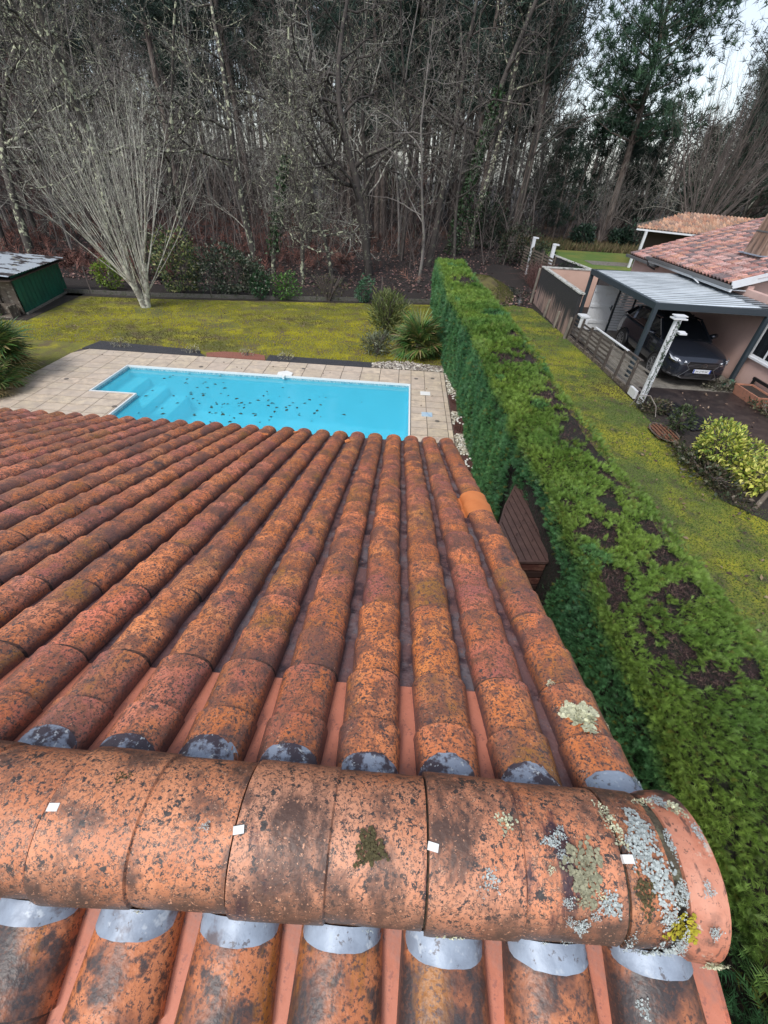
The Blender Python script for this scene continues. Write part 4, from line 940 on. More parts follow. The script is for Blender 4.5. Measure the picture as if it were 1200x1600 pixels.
# bare oaks and other trees along the wood's edge
hero = [
    ('bare_tree', (-3.9, 25.3, 0), dict(seed=61, H=8.5, r0=.11, nb=(15, 10, 6, 4), ang=(50, 95), t0=.18, shrink=.5, gnarl=.26, lift=.0), b_lich, b_lich2, 'low bare tree with pale drooping branches left of the dark trunked oak', None),
    ('bare_tree', (-12.4, 27.0, 0), dict(seed=62, H=11, r0=.14, nb=(15, 9, 6, 4), ang=(45, 90), t0=.22, shrink=.48, gnarl=.25, lift=.01), b_lich, b_lich2, 'pale twigged tree just behind the broom shaped tree', None),
    ('bare_tree', (3.0, 30.0, 0), dict(seed=63, H=11, r0=.10, nb=(14, 9, 6, 4), ang=(45, 88), t0=.3, shrink=.46, gnarl=.22, lift=.01), b_dark, b_lich2, 'pale twigged tree leaning over the far end of the hedge', None),
    ('oak_tree', (-2.15, 28.1, 0), dict(seed=12, H=14, r0=.24, nb=(17, 9, 6, 4), ang=(50, 88), t0=.2, shrink=.46, gnarl=.24, lift=.02), b_dark, b_lich, 'dark trunked bare oak right behind the middle of the lawn fence with pale drooping twigs', (0, 0)),
    ('oak_tree', (1.46, 32.4, 0), dict(seed=21, H=15, r0=.2, nb=(13, 8, 5, 4), ang=(40, 80), t0=.22, shrink=.42, gnarl=.2, lift=.03, lean=(.10, 0)), b_dark, b_grey, 'slightly leaning dark trunk just left of the far end of the hedge', None),
    ('oak_tree', (-.35, 34.5, 0), dict(seed=22, H=13, r0=.15, nb=(11, 7, 5, 3), ang=(35, 70), t0=.3, shrink=.4, gnarl=.15), b_dark, b_grey, 'slim dark trunk between the two bigger oaks near the hedge end', None),
    ('ivy_tree', (3.55, 38.5, 0), dict(seed=31, H=17, r0=.3, nb=(13, 8, 6, 4), ang=(40, 78), t0=.3, shrink=.42, gnarl=.18, lean=(.08, 0)), b_dark, b_grey, 'tall tree with an ivy clad trunk beyond the end of the hedge', (.2, 9.5, 2600, .38, .2)),
    ('mossy_tree', (5.6, 43.5, 0), dict(seed=32, H=18, r0=.26, nb=(10, 8, 5, 3), ang=(35, 75), t0=.45, shrink=.4, gnarl=.14), b_lich, b_grey, 'pale mossy trunk standing behind the ivy clad tree', (.2, 4.0, 500, .5, .2)),
    ('bare_tree', (-5.3, 24.2, 0), dict(seed=41, H=6.2, r0=.10, nb=(12, 8, 5, 3), ang=(40, 90), t0=.15, shrink=.52, gnarl=.28, lift=.0), b_lich, b_lich, 'small gnarled tree crusted with lichen behind the bright green bush', None),
    ('bare_tree', (-7.2, 25.5, 0), dict(seed=42, H=9.5, r0=.13, nb=(12, 8, 5, 4), ang=(45, 88), t0=.2, shrink=.5, gnarl=.26, lift=.0, lean=(.12, 0)), b_lich, b_lich, 'lichen spotted tree with an ivy sleeve behind the big dark laurel', (1.2, 5.2, 800, .3, .16)),
    ('bare_tree', (-14.5, 22.6, 0), dict(seed=43, H=12, r0=.20, nb=(16, 9, 6, 4), ang=(50, 95), t0=.3, shrink=.52, gnarl=.3, lift=-.01), b_lich, b_lich, 'large oak behind the green shed with crooked yellow lichen limbs', None),
    ('bare_tree', (-9.4, 29.5, 0), dict(seed=44, H=14, r0=.2, nb=(13, 8, 6, 4), ang=(45, 90), t0=.3, shrink=.45, gnarl=.24, lift=.02), b_lich, b_lich, 'grey lichened oak rising behind the broom shaped tree', None),
    ('bare_tree', (-20.5, 25.5, 0), dict(seed=45, H=13, r0=.22, nb=(14, 8, 6, 4), ang=(45, 95), t0=.3, shrink=.5, gnarl=.28), b_lich, b_lich, 'crooked oak at the far left edge with pale spotted limbs', None),
    ('bare_tree', (.8, 27.0, 0), dict(seed=46, H=10, r0=.09, nb=(12, 7, 5, 3), ang=(35, 75), t0=.25, shrink=.45, gnarl=.2), b_grey, b_lich, 'thin young tree close behind the fence by the bamboo shrub', None),
    ('bare_tree', (8.7, 41.0, 0), dict(seed=47, H=16, r0=.16, nb=(12, 8, 5, 3), ang=(30, 65), t0=.3, shrink=.4, gnarl=.15), b_dark, b_grey, 'bare tree left of the far lawn with fine upswept twigs', None),
    ('bare_tree', (11.6, 52.5, 0), dict(seed=48, H=9, r0=.16, nb=(10, 7, 5, 3), ang=(30, 65), t0=.15, shrink=.55, gnarl=.15, lean=(.5, 0)), b_dark, b_brown, 'low leaning dark tree beyond the far lawn', None),
]
for name, loc, kw, mt, mc, lab, ivy in hero:
    lv = grow(**kw)
    make_tree(name, loc, lv, mt, mc, lab, ivy=ivy if ivy and ivy[0] else None, ntrunk=3)
# fan of bare stems above the neighbour's roof
make_tree('hazel_tree', (25.5, 46.0, 0), broom(8, 46, 12.5, 46, .06, twigs=(8, 4), fork=1.6, gn=.05, base_r=.3, bias=(.6, 0)), b_brown, b_brown, 'wide bare hazel like tree sweeping up to the right behind the orange porch roof')
make_tree('hazel_tree', (19.4, 51.0, 0), broom(9, 22, 4.5, 42, .04, twigs=(7, 4), fork=1.2, gn=.06, base_r=.3), b_brown, b_grey, 'smaller bare spreading tree left of the orange porch roof')

# pines
TRI_V = [(-.035, 0, 0), (.035, 0, 0), (0, 1, 0)]; TRI_F = [(0, 1, 2)]
def needles(T, size, cols, seed, per=9, up=.5, spread=.8):
    gg = np.random.default_rng(seed); n = len(T); TT = np.repeat(T, per, 0); m = n * per
    d = gg.normal(size=(m, 3)) * spread; d[:, 2] += up
    C = np.array(cols)[gg.integers(0, len(cols), n)] * gg.uniform(.55, 1.35, (n, 1)); C = np.repeat(C, per, 0) * gg.uniform(.8, 1.2, (m, 1))
    M = frames(d, gg.normal(size=(m, 3)), gg.uniform(.7, 1.3, m) * size) * np.array([1.5, 1, 1])
    return place(TRI_V, TRI_F, TT + gg.normal(size=(m, 3)) * size * .15, M, C)
def pine(seed, H, crown0, R_, r0, nbr=34, lean=(0, 0), cols=((.020, .042, .022), (.030, .058, .026), (.014, .03, .018)), nsize=.5, clumps=7, per=9):
    g = random.Random(seed); tr = grow(seed, H, r0, nb=(), gnarl=.05, lift=.05, lean=lean, nseg=(12,))[0][0]
    pts = np.array(tr[0]); br = []; T = []
    for k in range(nbr):
        z = H * (crown0 + (1 - crown0) * ((k + g.random()) / nbr)) * .98; b = [float(np.interp(z, pts[:, 2], pts[:, c])) for c in range(3)]
        f = max(0.0, (z / H - crown0) / (1 - crown0)); L_ = R_ * (1.05 - f ** 1.6 * .85) * g.uniform(.45, 1.1) * (.55 + min(1, f * 4) * .45); a = g.uniform(0, 6.28); e = g.uniform(-.1, .45) + .5 * f
        p_ = [tuple(b)]; d = (math.cos(a), math.sin(a), e); rr = [r0 * .3 * (1 - f * .6)]
        for i in range(4):
            p_.append(tuple(p_[-1][c] + d[c] * L_ / 4 + g.gauss(0, .05) * L_ / 4 for c in range(3))); rr.append(rr[0] * (1 - .22 * (i + 1))); d = (d[0], d[1], d[2] + .12)
        br.append((p_, rr))
        for q in range(clumps):
            t = g.uniform(.35, 1.05) * 4; i = min(3, int(t)); u = t - i; P_ = [p_[i][c] + (p_[i + 1][c] - p_[i][c]) * u for c in range(3)]; sc = L_ * .22
            T.append([P_[0] + g.gauss(0, sc), P_[1] + g.gauss(0, sc), P_[2] + g.gauss(0, sc * .45) + .1])
    V, F, C = needles(np.array(T), nsize, cols, seed, per=per)
    a = tubes([tr], 8); b = tubes(br, 4); a = (np.concatenate([a[0], b[0]]), np.concatenate([a[1], b[1] + len(a[0])]))
    return nmesh('trunk', a[0], a[1], [b_pine], smooth=True), nmesh('crown', V, F, [m_needle], colr=C)
def put_tree(name, meshes, loc, rz, sc, label, group=None, cat='tree'):
    root = empty(name, loc, rz, label, cat, group); root.scale = (sc, sc, sc)
    for n_, me in zip(('trunk', 'crown', 'foliage'), meshes):
        if me: link(n_, me, root, kind='stuff' if n_ == 'foliage' else None)
    return root
put_tree('pine_tree', pine(5, 25, .33, 8.2, .40, nbr=76, lean=(.03, 0), cols=((.045, .105, .06), (.065, .135, .07), (.03, .068, .042)), nsize=.62, clumps=40, per=17), (23.0, 60.0, 0), 0, 1, 'big blue green pine standing alone against the sky behind the far lawn')
pv = [pine(60 + i, 24, (.42, .5, .36, .55)[i], 4.6, .3, nbr=40, lean=(.02 * i, .01), nsize=.62, clumps=30, per=9, cols=((.032, .060, .046), (.045, .078, .055), (.024, .044, .036))) for i in range(4)]
lowpine = [pine(70 + i, 11, .12, 2.8, .16, nbr=34, nsize=.42, clumps=20, per=9, cols=((.02, .045, .03), (.03, .06, .035))) for i in range(2)]
bv = []
for i in range(6):
    lv = grow(90 + i, (13, 15, 11, 14, 16, 9)[i], (.10, .13, .08, .17, .12, .07)[i], nb=((16, 9, 6), (18, 9, 6), (15, 8, 6), (16, 9, 7), (16, 8, 6), (14, 8, 5))[i], ang=((30, 70), (35, 85), (25, 65), (45, 90), (30, 75), (25, 70))[i], t0=(.12, .18, .08, .12, .2, .06)[i], shrink=.42, gnarl=.16, tipr=.012, nseg=(8, 5, 3, 3), lean=(.04 * (i - 2), 0))
    a, c = tree_parts(lv, 1, (6, 4, 3)); bv.append((nmesh('trunk', a[0], a[1], [b_dark if i % 2 else b_grey], smooth=True), nmesh('crown', c[0], c[1], [(b_grey, b_brown, b_lich2, b_lich2, b_grey, b_red)[i]])))
gf = random.Random(77); placed = [(h[1][0], h[1][1]) for h in hero] + [(23, 60), (23, 44), (19.4, 51)]
def free(x, y, dmin):
    if -3 < x - .245 * y < 2.2 and y < 0: return False
    return all((x - a) ** 2 + (y - b) ** 2 > dmin * dmin for a, b in placed)
def sky_gap(x, y, h):
    """the gap of open sky left of the lone pine: nothing tall may stand there"""
    r = x / y; return (.225 < r < .335 and h > 4.2 + .112 * y) or (r >= .335 and r < .56 and h > 4.3 + .145 * y)
def spots(n, y0, y1, dmin, xr=1.02):
    out = []; tries = 0
    while len(out) < n and tries < n * 60:
        tries += 1; y = y0 + (y1 - y0) * gf.random() ** .8; x = gf.uniform(-xr * y - 4, xr * y + 4)
        if not free(x, y, dmin): continue
        if 10 < x < 36 and y < 49 and y > 5: continue
        if x > 1 and x < 10 and y < 36: continue
        if x > 9 and y < 34: continue
        if .345 < x / y < .43 and y < 61: continue
        out.append((x, y)); placed.append((x, y))
    return out
BK = ('grey straight leafless tree', 'dark spreading leafless tree', 'slender pale twigged leafless tree', 'broad crooked leafless tree', 'brown twigged high crowned tree', 'short reddish twigged tree')
def zone(x, y):
    r = x / y; a = 'behind the green shed' if r < -.62 else 'behind the broom shaped tree' if r < -.36 else 'behind the pool and lawn' if r < -.02 else 'beyond the end of the hedge' if r < .2 else 'around the lone tall pine' if r < .5 else 'behind the neighbouring roofs'
    return a + (', front rows of the wood' if y < 42 else ', middle of the wood' if y < 60 else ', deep in the wood')
for x, y in spots(135, 42, 88, 2.3):
    h = 24 * (s := gf.uniform(.8, 1.08)); me = pv[gf.randrange(4)]
    if sky_gap(x, y, h): s = max(.25, (4.0 + .105 * y) / 24); me = lowpine[gf.randrange(2)]; s *= 24 / 11 * .95
    zn_ = zone(x, y); put_tree('pine_tree', me, (x, y, 0), gf.uniform(0, 6.28), s, 'dark maritime pine ' + zn_, 'pines ' + zn_)
for x, y in spots(150, 27, 72, 1.5):
    i = gf.randrange(6); s = gf.uniform(.75, 1.15); h = 14 * s
    if sky_gap(x, y, h): s *= max(.3, (4.0 + .105 * y) / h * .95)
    zn_ = zone(x, y); put_tree('forest_tree', bv[i], (x, y, 0), gf.uniform(0, 6.28), s, BK[i] + ' ' + zn_, BK[i].split(' with')[0] + 's ' + zn_)
for k_, (x, y) in enumerate(((30, 52), (34, 50), (38, 55), (41, 49), (36, 60), (44, 58))):
    put_tree('spruce_tree', lowpine[0], (x, y, 0), gf.uniform(0, 6), gf.uniform(1.0, 1.5), ('dark spruce rising just over the left end of the orange porch roof', 'nearer dark spruce behind the middle of the orange porch roof', 'dark spruce between the porch roof and the chimney', 'nearest dark spruce at the right edge above the pink roof', 'tall dark spruce standing deep behind the porch roof', 'farthest dark spruce at the right edge of the wood')[k_], 'dark conifers behind the porch roof')
# far mass of the wood, closing the view between the trunks
T = []; gg = np.random.default_rng(8)
n = 11000; y = gg.uniform(86, 112, n); x = gg.uniform(-1.15, 1.15, n) * y; z = 1.0 + gg.beta(1.0, 1.15, n) * 24
gap = (z > 6.0) & (z < 9.5) & (x < 5); keep = ~(gap & (gg.random(n) < .93)); r_ = x / y; keep &= ~((r_ > .2) & (r_ < .56) & (z > 4.3 + .105 * y))
V, F, C = needles(np.column_stack([x, y, z])[keep], 1.7, ((.040, .055, .048), (.055, .058, .055), (.055, .05, .05)), 9, per=5)
tag(link('far_wood', nmesh('far_wood', V, F, [m_needle], colr=C)), 'far dark mass of the pine wood behind all the trunks', 'wood', kind='stuff')
n = 420; y = gg.uniform(80, 110, n); x = gg.uniform(-1.1, 1.1, n) * y; pl = []
for a, b in zip(x, y):
    h = 20 if not (.2 < a / b < .56) else 3 + .08 * b
    pl.append(([(a, b, 0), (a + gg.normal() * .3, b, h / 2), (a + gg.normal() * .6, b, h)], [.22, .17, .08]))
a = tubes(pl, 5); tag(link('far_trunks', nmesh('far_trunks', a[0], a[1], [b_brown], smooth=True)), 'hundreds of distant thin trunks at the back of the wood', 'tree trunks', kind='stuff')

# undergrowth: thin saplings and red bracken
pl = []
for k in range(1500):
    y_ = 30 + 50 * gf.random(); x_ = gf.uniform(-1.05 * y_, 1.05 * y_)
    if x_ > 1.3 and y_ < 34: continue
    if 9.5 < x_ < 36 and y_ < 49: continue
    h = gf.uniform(1.5, 6.0) * (1.15 if x_ < -2 else .8); dx, dy = gf.gauss(0, .35), gf.gauss(0, .35); w = .008 + .0004 * y_
    pl.append(([(x_, y_, 0), (x_ + dx * .4 * h, y_ + dy * .4 * h, h * .5), (x_ + dx * h * .7, y_ + dy * h * .7, h * .8), (x_ + dx * h, y_ + dy * h, h)], [w * 1.6, w * 1.2, w * .9, w * .5]))
    for q in range(5):
        t = gf.uniform(.2, .9); px_, py_, pz_ = x_ + dx * h * t, y_ + dy * h * t, h * t; a_ = gf.uniform(0, 6.28); l = gf.uniform(.3, 1.1) * (1 - t * .4)
        pl.append(([(px_, py_, pz_), (px_ + math.cos(a_) * l * .5, py_ + math.sin(a_) * l * .5, pz_ + l * .35), (px_ + math.cos(a_) * l * .8, py_ + math.sin(a_) * l * .8, pz_ + l * .8)], [w * .8, w * .6, w * .3]))
a = tubes(pl, 3); tag(link('undergrowth', nmesh('undergrowth', a[0], a[1], [b_brown])), 'tangle of thin bare saplings and brushwood under the trees', 'undergrowth', kind='stuff')
m_brk = mat('bracken', (1, 1, 1), attr=True, rough=.9)
n = 15000; y = 23 + 60 * gg.random(n) ** 1.4; x = gg.uniform(-1.1, 1.1, n) * y
T = np.column_stack([x, y, gg.uniform(.02, .55, n) * (.4 + .6 * gg.random(n))]); den = fnoise(T * (1, 1, 0), .22) + fnoise(T * (1, 1, 0), .8) * .5
okk = (den > -.1) & ~((x > 1.0) & (y < 44)) & ~((x > 9.5) & (x < 36) & (y < 50)) & ~((x > -3.5) & (y < 36) & (gg.random(n) < .8))
T = T[okk]; n = len(T); redness = np.clip(.6 - T[:, 0] / 18, 0, 1)[:, None]
C = (np.array([(.16, .068, .052)]) * redness + np.array([(.13, .085, .06)]) * (1 - redness)) * gg.uniform(.4, 1.25, (n, 1))
fr = spray_proto(3, .4); V, F, C = place(fr[0], fr[1], T, frames(gg.normal(size=(n, 3)) + (0, 0, .8), gg.normal(size=(n, 3)), gg.uniform(.35, .8, n)) * np.array([1, 1, 1]), C)
tag(link('bracken', nmesh('bracken', V, F, [m_brk], colr=C)), 'dead russet bracken covering the woodland floor', 'bracken', kind='stuff')
# fallen leaves on the floor of the wood near the fence
n = 16000; y = 22.3 + 24 * gg.random(n) ** 1.5; x = gg.uniform(-24, 12, n); okk = ~((x > 1.2) & (x < 3.2) & (y < 23.5)) & ~((x > 6.4) & (y < 25)) & (y > 22.5 + .2 * (x + 11) * (x < 1))
T = np.column_stack([x, y, gg.uniform(.01, .05, n)])[okk | (y > 24)]; n = len(T)
V, F, C = place(LEAF_V, LEAF_F, T, frames(gg.normal(size=(n, 3)) * (1, 1, .25), np.array([[0, 0, 1.]] * n) + gg.normal(size=(n, 3)) * .4, gg.uniform(.08, .2, n)), 1.6 * np.array([(.12, .065, .055), (.19, .12, .10), (.05, .03, .03), (.09, .05, .05)])[gg.integers(0, 4, n)] * gg.uniform(.6, 1.3, (n, 1)))
tag(link('leaf_litter', nmesh('leaf_litter', V, F, [m_brk], colr=C)), 'brown fallen leaves carpeting the ground past the garden fence', 'leaf litter', kind='stuff')

# shrubs
def shrub(loc, rx, ry, h, n, size, cols, label, name='shrub', stems=9, seed=1, hollow=.45, leaf=None, group=None, zlow=.1, up=.3, cat='bush', open_=0.0):
    root = empty(name, loc, 0, label, cat, group); gg = np.random.default_rng(seed)
    d = unit(gg.normal(size=(n, 3))); r_ = gg.uniform(hollow, 1, n) ** .6; lump = 1 + .22 * fnoise(d * 1.0 + seed, 2.6) * 1.0
    P_ = d * (r_ * lump)[:, None]; P_[:, 0] *= rx; P_[:, 1] *= ry; P_[:, 2] = h * (.5 + .5 * P_[:, 2]); P_[:, 2] = np.maximum(P_[:, 2], zlow * h)
    if open_: P_ = P_[fnoise(P_ * 1.0, 5) > open_ - 1]
    n = len(P_); gd = d[:n] + gg.normal(size=(n, 3)) * .7; gd[:, 2] += up
    lf = leaf or (LEAF_V, LEAF_F)
    V, F, C = place(lf[0], lf[1], P_, frames(gd, gg.normal(size=(n, 3)) + (0, 0, 1.2), gg.uniform(.6, 1.3, n) * size), 1.25 * np.array(cols)[gg.integers(0, len(cols), n)] * gg.uniform(.6, 1.35, (n, 1)))
    pl = []
    for k in range(stems):
        a = gg.uniform(0, 6.28); r_ = gg.uniform(.2, .75); pl.append(([(0.05 * math.cos(a), .05 * math.sin(a), 0), (rx * r_ * .5 * math.cos(a), ry * r_ * .5 * math.sin(a), h * .45), (rx * r_ * math.cos(a), ry * r_ * math.sin(a), h * .85)], [.018, .013, .007]))
    a = tubes(pl, 4); link('stems', nmesh('stems', a[0], a[1], [b_brown]), root)
    link('foliage', nmesh('foliage', V, F, [m_foli], colr=C), root, kind='stuff'); return root
G = lambda *c: tuple(c)
shrub((-13.55, 20.75, 0), .55, .45, 1.15, 800, .12, [(.14, .2, .02), (.1, .16, .02)], 'small yellow green bush between the shed and the broom shaped tree', seed=2)
shrub((-10.15, 20.75, 0), 1.05, .7, 2.4, 1900, .13, [(.05, .09, .03), (.30, .30, .12), (.1, .14, .04), (.03, .05, .02)], 'variegated cream and green laurel left of the big dark one', seed=3)
shrub((-7.75, 20.9, 0), 1.75, .8, 2.05, 3800, .12, [(.022, .04, .022), (.035, .06, .03), (.015, .028, .016), (.18, .19, .14)], 'big dark evergreen laurel flecked with pale leaves along the lawn fence', seed=4, stems=16)
shrub((-6.5, 20.65, 0), .5, .4, 1.2, 800, .11, [(.03, .09, .04), (.05, .12, .05)], 'fresh green growth at the right end of the big dark laurel', seed=5)
shrub((-5.45, 20.9, 0), .55, .45, 1.05, 1000, .10, [(.06, .15, .025), (.08, .19, .03), (.03, .09, .02)], 'bright green rounded bush at the middle of the lawn fence', seed=6)
shrub((-1.85, 21.45, 0), .38, .35, 1.05, 800, .10, [(.04, .11, .06), (.07, .15, .08)], 'small blue green bush in front of the dark oak trunk', seed=7)
shrub((-3.5, 21.2, 0), 1.2, .45, 1.25, 420, .09, [(.06, .07, .03), (.1, .09, .05)], 'thin twiggy shrub with hardly any leaves beside the bright green bush', seed=8, stems=40, hollow=.1)
shrub((-11.3, 24.0, 0), 1.6, 1.0, 1.6, 500, .12, [(.07, .06, .04), (.04, .05, .025)], 'sparse brown bush in the wood behind the broom shaped tree', seed=9, stems=30, hollow=.1)
shrub((-12.9, 23.0, 0), .9, .7, 2.9, 700, .15, [(.05, .06, .03), (.08, .09, .045)], 'tall olive evergreen sapling behind the yellow green bush', seed=10, stems=12, hollow=.2)
shrub((7.0, 43.5, 0), 1.5, 1.2, 3.4, 1500, .22, [(.02, .035, .02), (.03, .05, .025), (.015, .025, .015)], 'blue green leafy mass at the foot of the pale mossy trunk', seed=11)
shrub((7.6, 35.5, 0), 1.5, 2.0, 2.5, 2300, .16, [(.018, .03, .015), (.03, .045, .02), (.05, .04, .03)], 'dark round evergreen bush beside the leaf strewn bank', seed=12, stems=20)
shrub((8.6, 31.8, 0), .8, 1.2, 1.9, 1300, .14, [(.018, .03, .015), (.035, .05, .02)], 'dark bush climbing the far end of the lattice fence', seed=13)
for k, (x, y, rx, h) in enumerate(((17.1, 49.6, 1.0, 1.8), (24.0, 50.0, 3.2, 2.6), (28.5, 50.4, 3.0, 3.0), (21.0, 50.2, 1.2, 1.5))):
    shrub((x, y, 0), rx, 1.1, h, 1500, .26, [(.02, .045, .03), (.03, .06, .035), (.012, .025, .018)], ('small dark green bush alone on the grassy bank behind the far lawn', 'wide dark bush under the lone pine', 'darkest bush reaching behind the orange porch roof', 'low bush left of the wide dark one by the far lawn')[k], seed=14 + k)
# bamboo like shrub and grey herb beside the palm
LNG_V = [(0, 0, 0), (.06, .4, .03), (0, 1, -.18), (-.06, .4, .03)]
shrub((-.55, 16.3, 0), .62, .55, 1.55, 1500, .24, [(.14, .18, .06), (.22, .24, .09), (.09, .12, .04)], 'pale willowy shrub with narrow leaves in the lawn behind the fan palm', seed=30, stems=26, hollow=.15, leaf=(LNG_V, LEAF_F), up=1.3)
shrub((-.75, 14.35, 0), .55, .35, .75, 800, .17, [(.14, .16, .1), (.2, .22, .15), (.08, .1, .06)], 'low grey green herb at the left foot of the fan palm', seed=31, stems=14, hollow=.1, leaf=(LNG_V, LEAF_F), up=.5)
for x, y, s_, lab in ((-9.05, 13.35, .22, 'small pale succulent on the black gravel near the terrace corner'), (-6.6, 13.25, .2, 'pale weed on the black gravel beside the red patch'), (-4.9, 13.3, .2, 'whitish weed on the red gravel patch'), (-3.6, 13.2, .2, 'whitish weed at the start of the right black gravel bed')):
    shrub((x, y, .03), s_ * 1.4, s_ * .6, s_, 170, .07, [(.4, .38, .26), (.3, .28, .18), (.5, .48, .38)], lab, name='weed', cat='plant', seed=int(x * -10), stems=4, leaf=(LNG_V, LEAF_F))

# fan palms
m_palm = mat('palm_fronds', (1, 1, 1), attr=True, rough=.45, transl=.1)
def frond_mesh(seed, dead=0.0, leaflets=20, cols=((.06, .12, .035), (.09, .16, .045), (.16, .20, .055))):
    gg = random.Random(seed); V = []; F = []; C = []
    L_ = 0.5
    for i in range(5):                                # stalk
        t = i / 4; 
        for s_ in (-1, 1): V.append((s_ * .012, L_ * t, -.02 * t * t)); C.append((.06, .07, .03))
    for i in range(4): F.append((2 * i, 2 * i + 1, 2 * i + 3, 2 * i + 2))
    for k in range(leaflets):
        a = math.radians(-118 + 236 * k / (leaflets - 1)) + gg.uniform(-.03, .03); l = (.62 - .16 * abs(a) / 2.1) * gg.uniform(.9, 1.08); b = len(V); dx, dy = math.sin(a), math.cos(a); nx, ny = dy, -dx
        w0, w1 = .014, .024; droop = gg.uniform(.03, .16)
        pts = [(0, w0 * .4, 0), (.45, w1, -.01), (.78, w1 * .6, -.04 - droop * .4), (1, .002, -.08 - droop)]
        c = cols[gg.randrange(len(cols))]; c = tuple(q * gg.uniform(.75, 1.25) for q in c)
        if gg.random() < dead: c = (.30, .23, .11)
        for t, w, z in pts:
            for s_ in (-1, 1):
                V.append((dx * l * t + nx * w * s_, L_ + dy * l * t + ny * w * s_, -.02 + z * l + (.006 if s_ > 0 else 0))); C.append(tuple(q * (1.5 if t == 1 else 1) for q in c))
        for i in range(3): F.append((b + 2 * i, b + 2 * i + 1, b + 2 * i + 3, b + 2 * i + 2))
    return nmesh('frond', V, F, [m_palm], colr=np.array(C))
fms = [frond_mesh(i, dead=(0, 0, .1, .25)[i]) for i in range(4)]; fdry = [frond_mesh(9, dead=.9, cols=((.25, .2, .09), (.16, .15, .06)))]
def palm(loc, n, sc, label, seed, dry=0.0, trunk=.35):
    root = empty('fan_palm', loc, 0, label, 'palm'); gp = random.Random(seed)
    mb = MB(); mb.tube([(0, 0, 0), (0, 0, trunk * .5), (0, 0, trunk)], [.11, .14, .08], 10); mb.build('trunk', b_pine, root, smooth=True)
    for k in range(n):
        f = (k + .5) / n; el = math.radians(88 - 105 * f ** .9 + gp.uniform(-8, 8)); az = k * 2.39996 + gp.uniform(-.3, .3)
        d = Vector((math.cos(el) * math.cos(az), math.cos(el) * math.sin(az), math.sin(el))); s_ = sc * gp.uniform(.8, 1.1)
        o = link('frond', fdry[0] if (f > .78 and gp.random() < dry) else fms[gp.randrange(4)], root, loc=(0, 0, trunk + (gp.uniform(-.1, .05))))
        side = d.cross(Vector((0, 0, 1))); side = side.normalized() if side.length > .05 else Vector((1, 0, 0)); up_ = side.cross(d)
        tw = gp.uniform(-.5, .5); s2 = side * math.cos(tw) + up_ * math.sin(tw); u2_ = s2.cross(d)
        o.rotation_euler = Matrix((s2, d, u2_)).transposed().to_euler(); o.scale = (s_, s_, s_)
    return root
palm((.62, 14.55, 0), 62, .98, 'green fan palm at the far right corner of the terrace', 5, dry=.3)
palm((-10.75, 10.5, 0), 75, 1.12, 'fan palm with yellowed lower fronds at the left edge of the terrace', 8, dry=.85, trunk=.6)
palm((-10.1, 9.55, 0), 40, .8, 'shorter second fan palm in front of the yellowed one by the terrace', 9, dry=.6, trunk=.2)

# grass blades and moss tufts
m_grass = mat('grass_blades', (1, 1, 1), attr=True, rough=.8, transl=.2)
TUFT_V = [(-.1, 0, 0), (.1, 0, 0), (.25, .3, 1), (-.15, .1, 0), (.05, -.1, 0), (-.35, -.2, .8), (0, -.1, 0), (.12, .1, 0), (.05, -.5, .75)]; TUFT_F = [(0, 1, 2), (3, 4, 5), (6, 7, 8)]
def grass(name, pts, size, cfun, seed, label):
    gg = np.random.default_rng(seed); n = len(pts); a = gg.uniform(0, 6.28, n); s = gg.uniform(.6, 1.4, n) * size
    M = np.zeros((n, 3, 3)); M[:, 0, 0] = np.cos(a); M[:, 0, 1] = -np.sin(a); M[:, 1, 0] = np.sin(a); M[:, 1, 1] = np.cos(a); M[:, 2, 2] = gg.uniform(.7, 1.3, n)
    M *= s[:, None, None]; T = np.column_stack([pts, np.full(n, .004)])
    V, F, C = place(TUFT_V, TUFT_F, T, M, cfun(T, gg))
    return tag(link(name, nmesh(name, V, F, [m_grass], colr=C)), label, 'grass', kind='stuff')
def c_strip(T, gg):
    q = fnoise(T, .7) * .6 + fnoise(T, 2.5) * .4; yl = np.clip(q * .8 - np.abs(T[:, 0] - 4.2) * .35, 0, .8)[:, None]; br = np.clip(-q - .4 + (T[:, 0] - 5.2) * .6, 0, 1)[:, None]
    C = np.array([(.13, .21, .045)]) * (1 - yl) + np.array([(.40, .42, .035)]) * yl; C = C * (1 - br) + np.array([(.10, .08, .045)]) * br
    return C * gg.uniform(.6, 1.35, (len(T), 1))
q = rng.uniform((2.9, -2), (8.5, 23), (84000, 2)); okk = (q[:, 0] < np.interp(q[:, 1], [-2, 6, 7, 11, 17, 22, 23], [8.4, 8.4, 7.1, 7.1, 6.7, 6.4, 5.0])) & ((q[:, 1] < 14) | (rng.random(84000) < .7))
grass('strip_grass', q[okk], .035, c_strip, 3, 'mossy grass strip running between hedge and trellis fence')
def c_lawn(T, gg):
    q = fnoise(T, .5) * .5 + fnoise(T, 1.4) * .5; yl = np.clip(q * .8 + .55, 0, 1)[:, None]; br = np.clip(-q * 1.1 + .05 + .5 * fnoise(T, 3)  , 0, .9)[:, None]
    gr = np.clip((T[:, 1] - 17.5) / 3, 0, .7)[:, None] 
    C = np.array([(.15, .17, .02)]) * (1 - yl) + np.array([(.52, .47, .02)]) * yl; C = C * (1 - gr) + np.array([(.12, .17, .02)]) * gr; C = C * (1 - br) + np.array([(.12, .095, .05)]) * br
    return C * gg.uniform(.7, 1.25, (len(T), 1))
q = rng.uniform((-16, 13.5), (1.5, 21.7), (46000, 2)); okk = (q[:, 1] < np.interp(q[:, 0], [-16, -11.2, 1.5], [18.9, 19.4, 21.6])) & ((q[:, 0] > -13.4) | (q[:, 1] < 15.2))
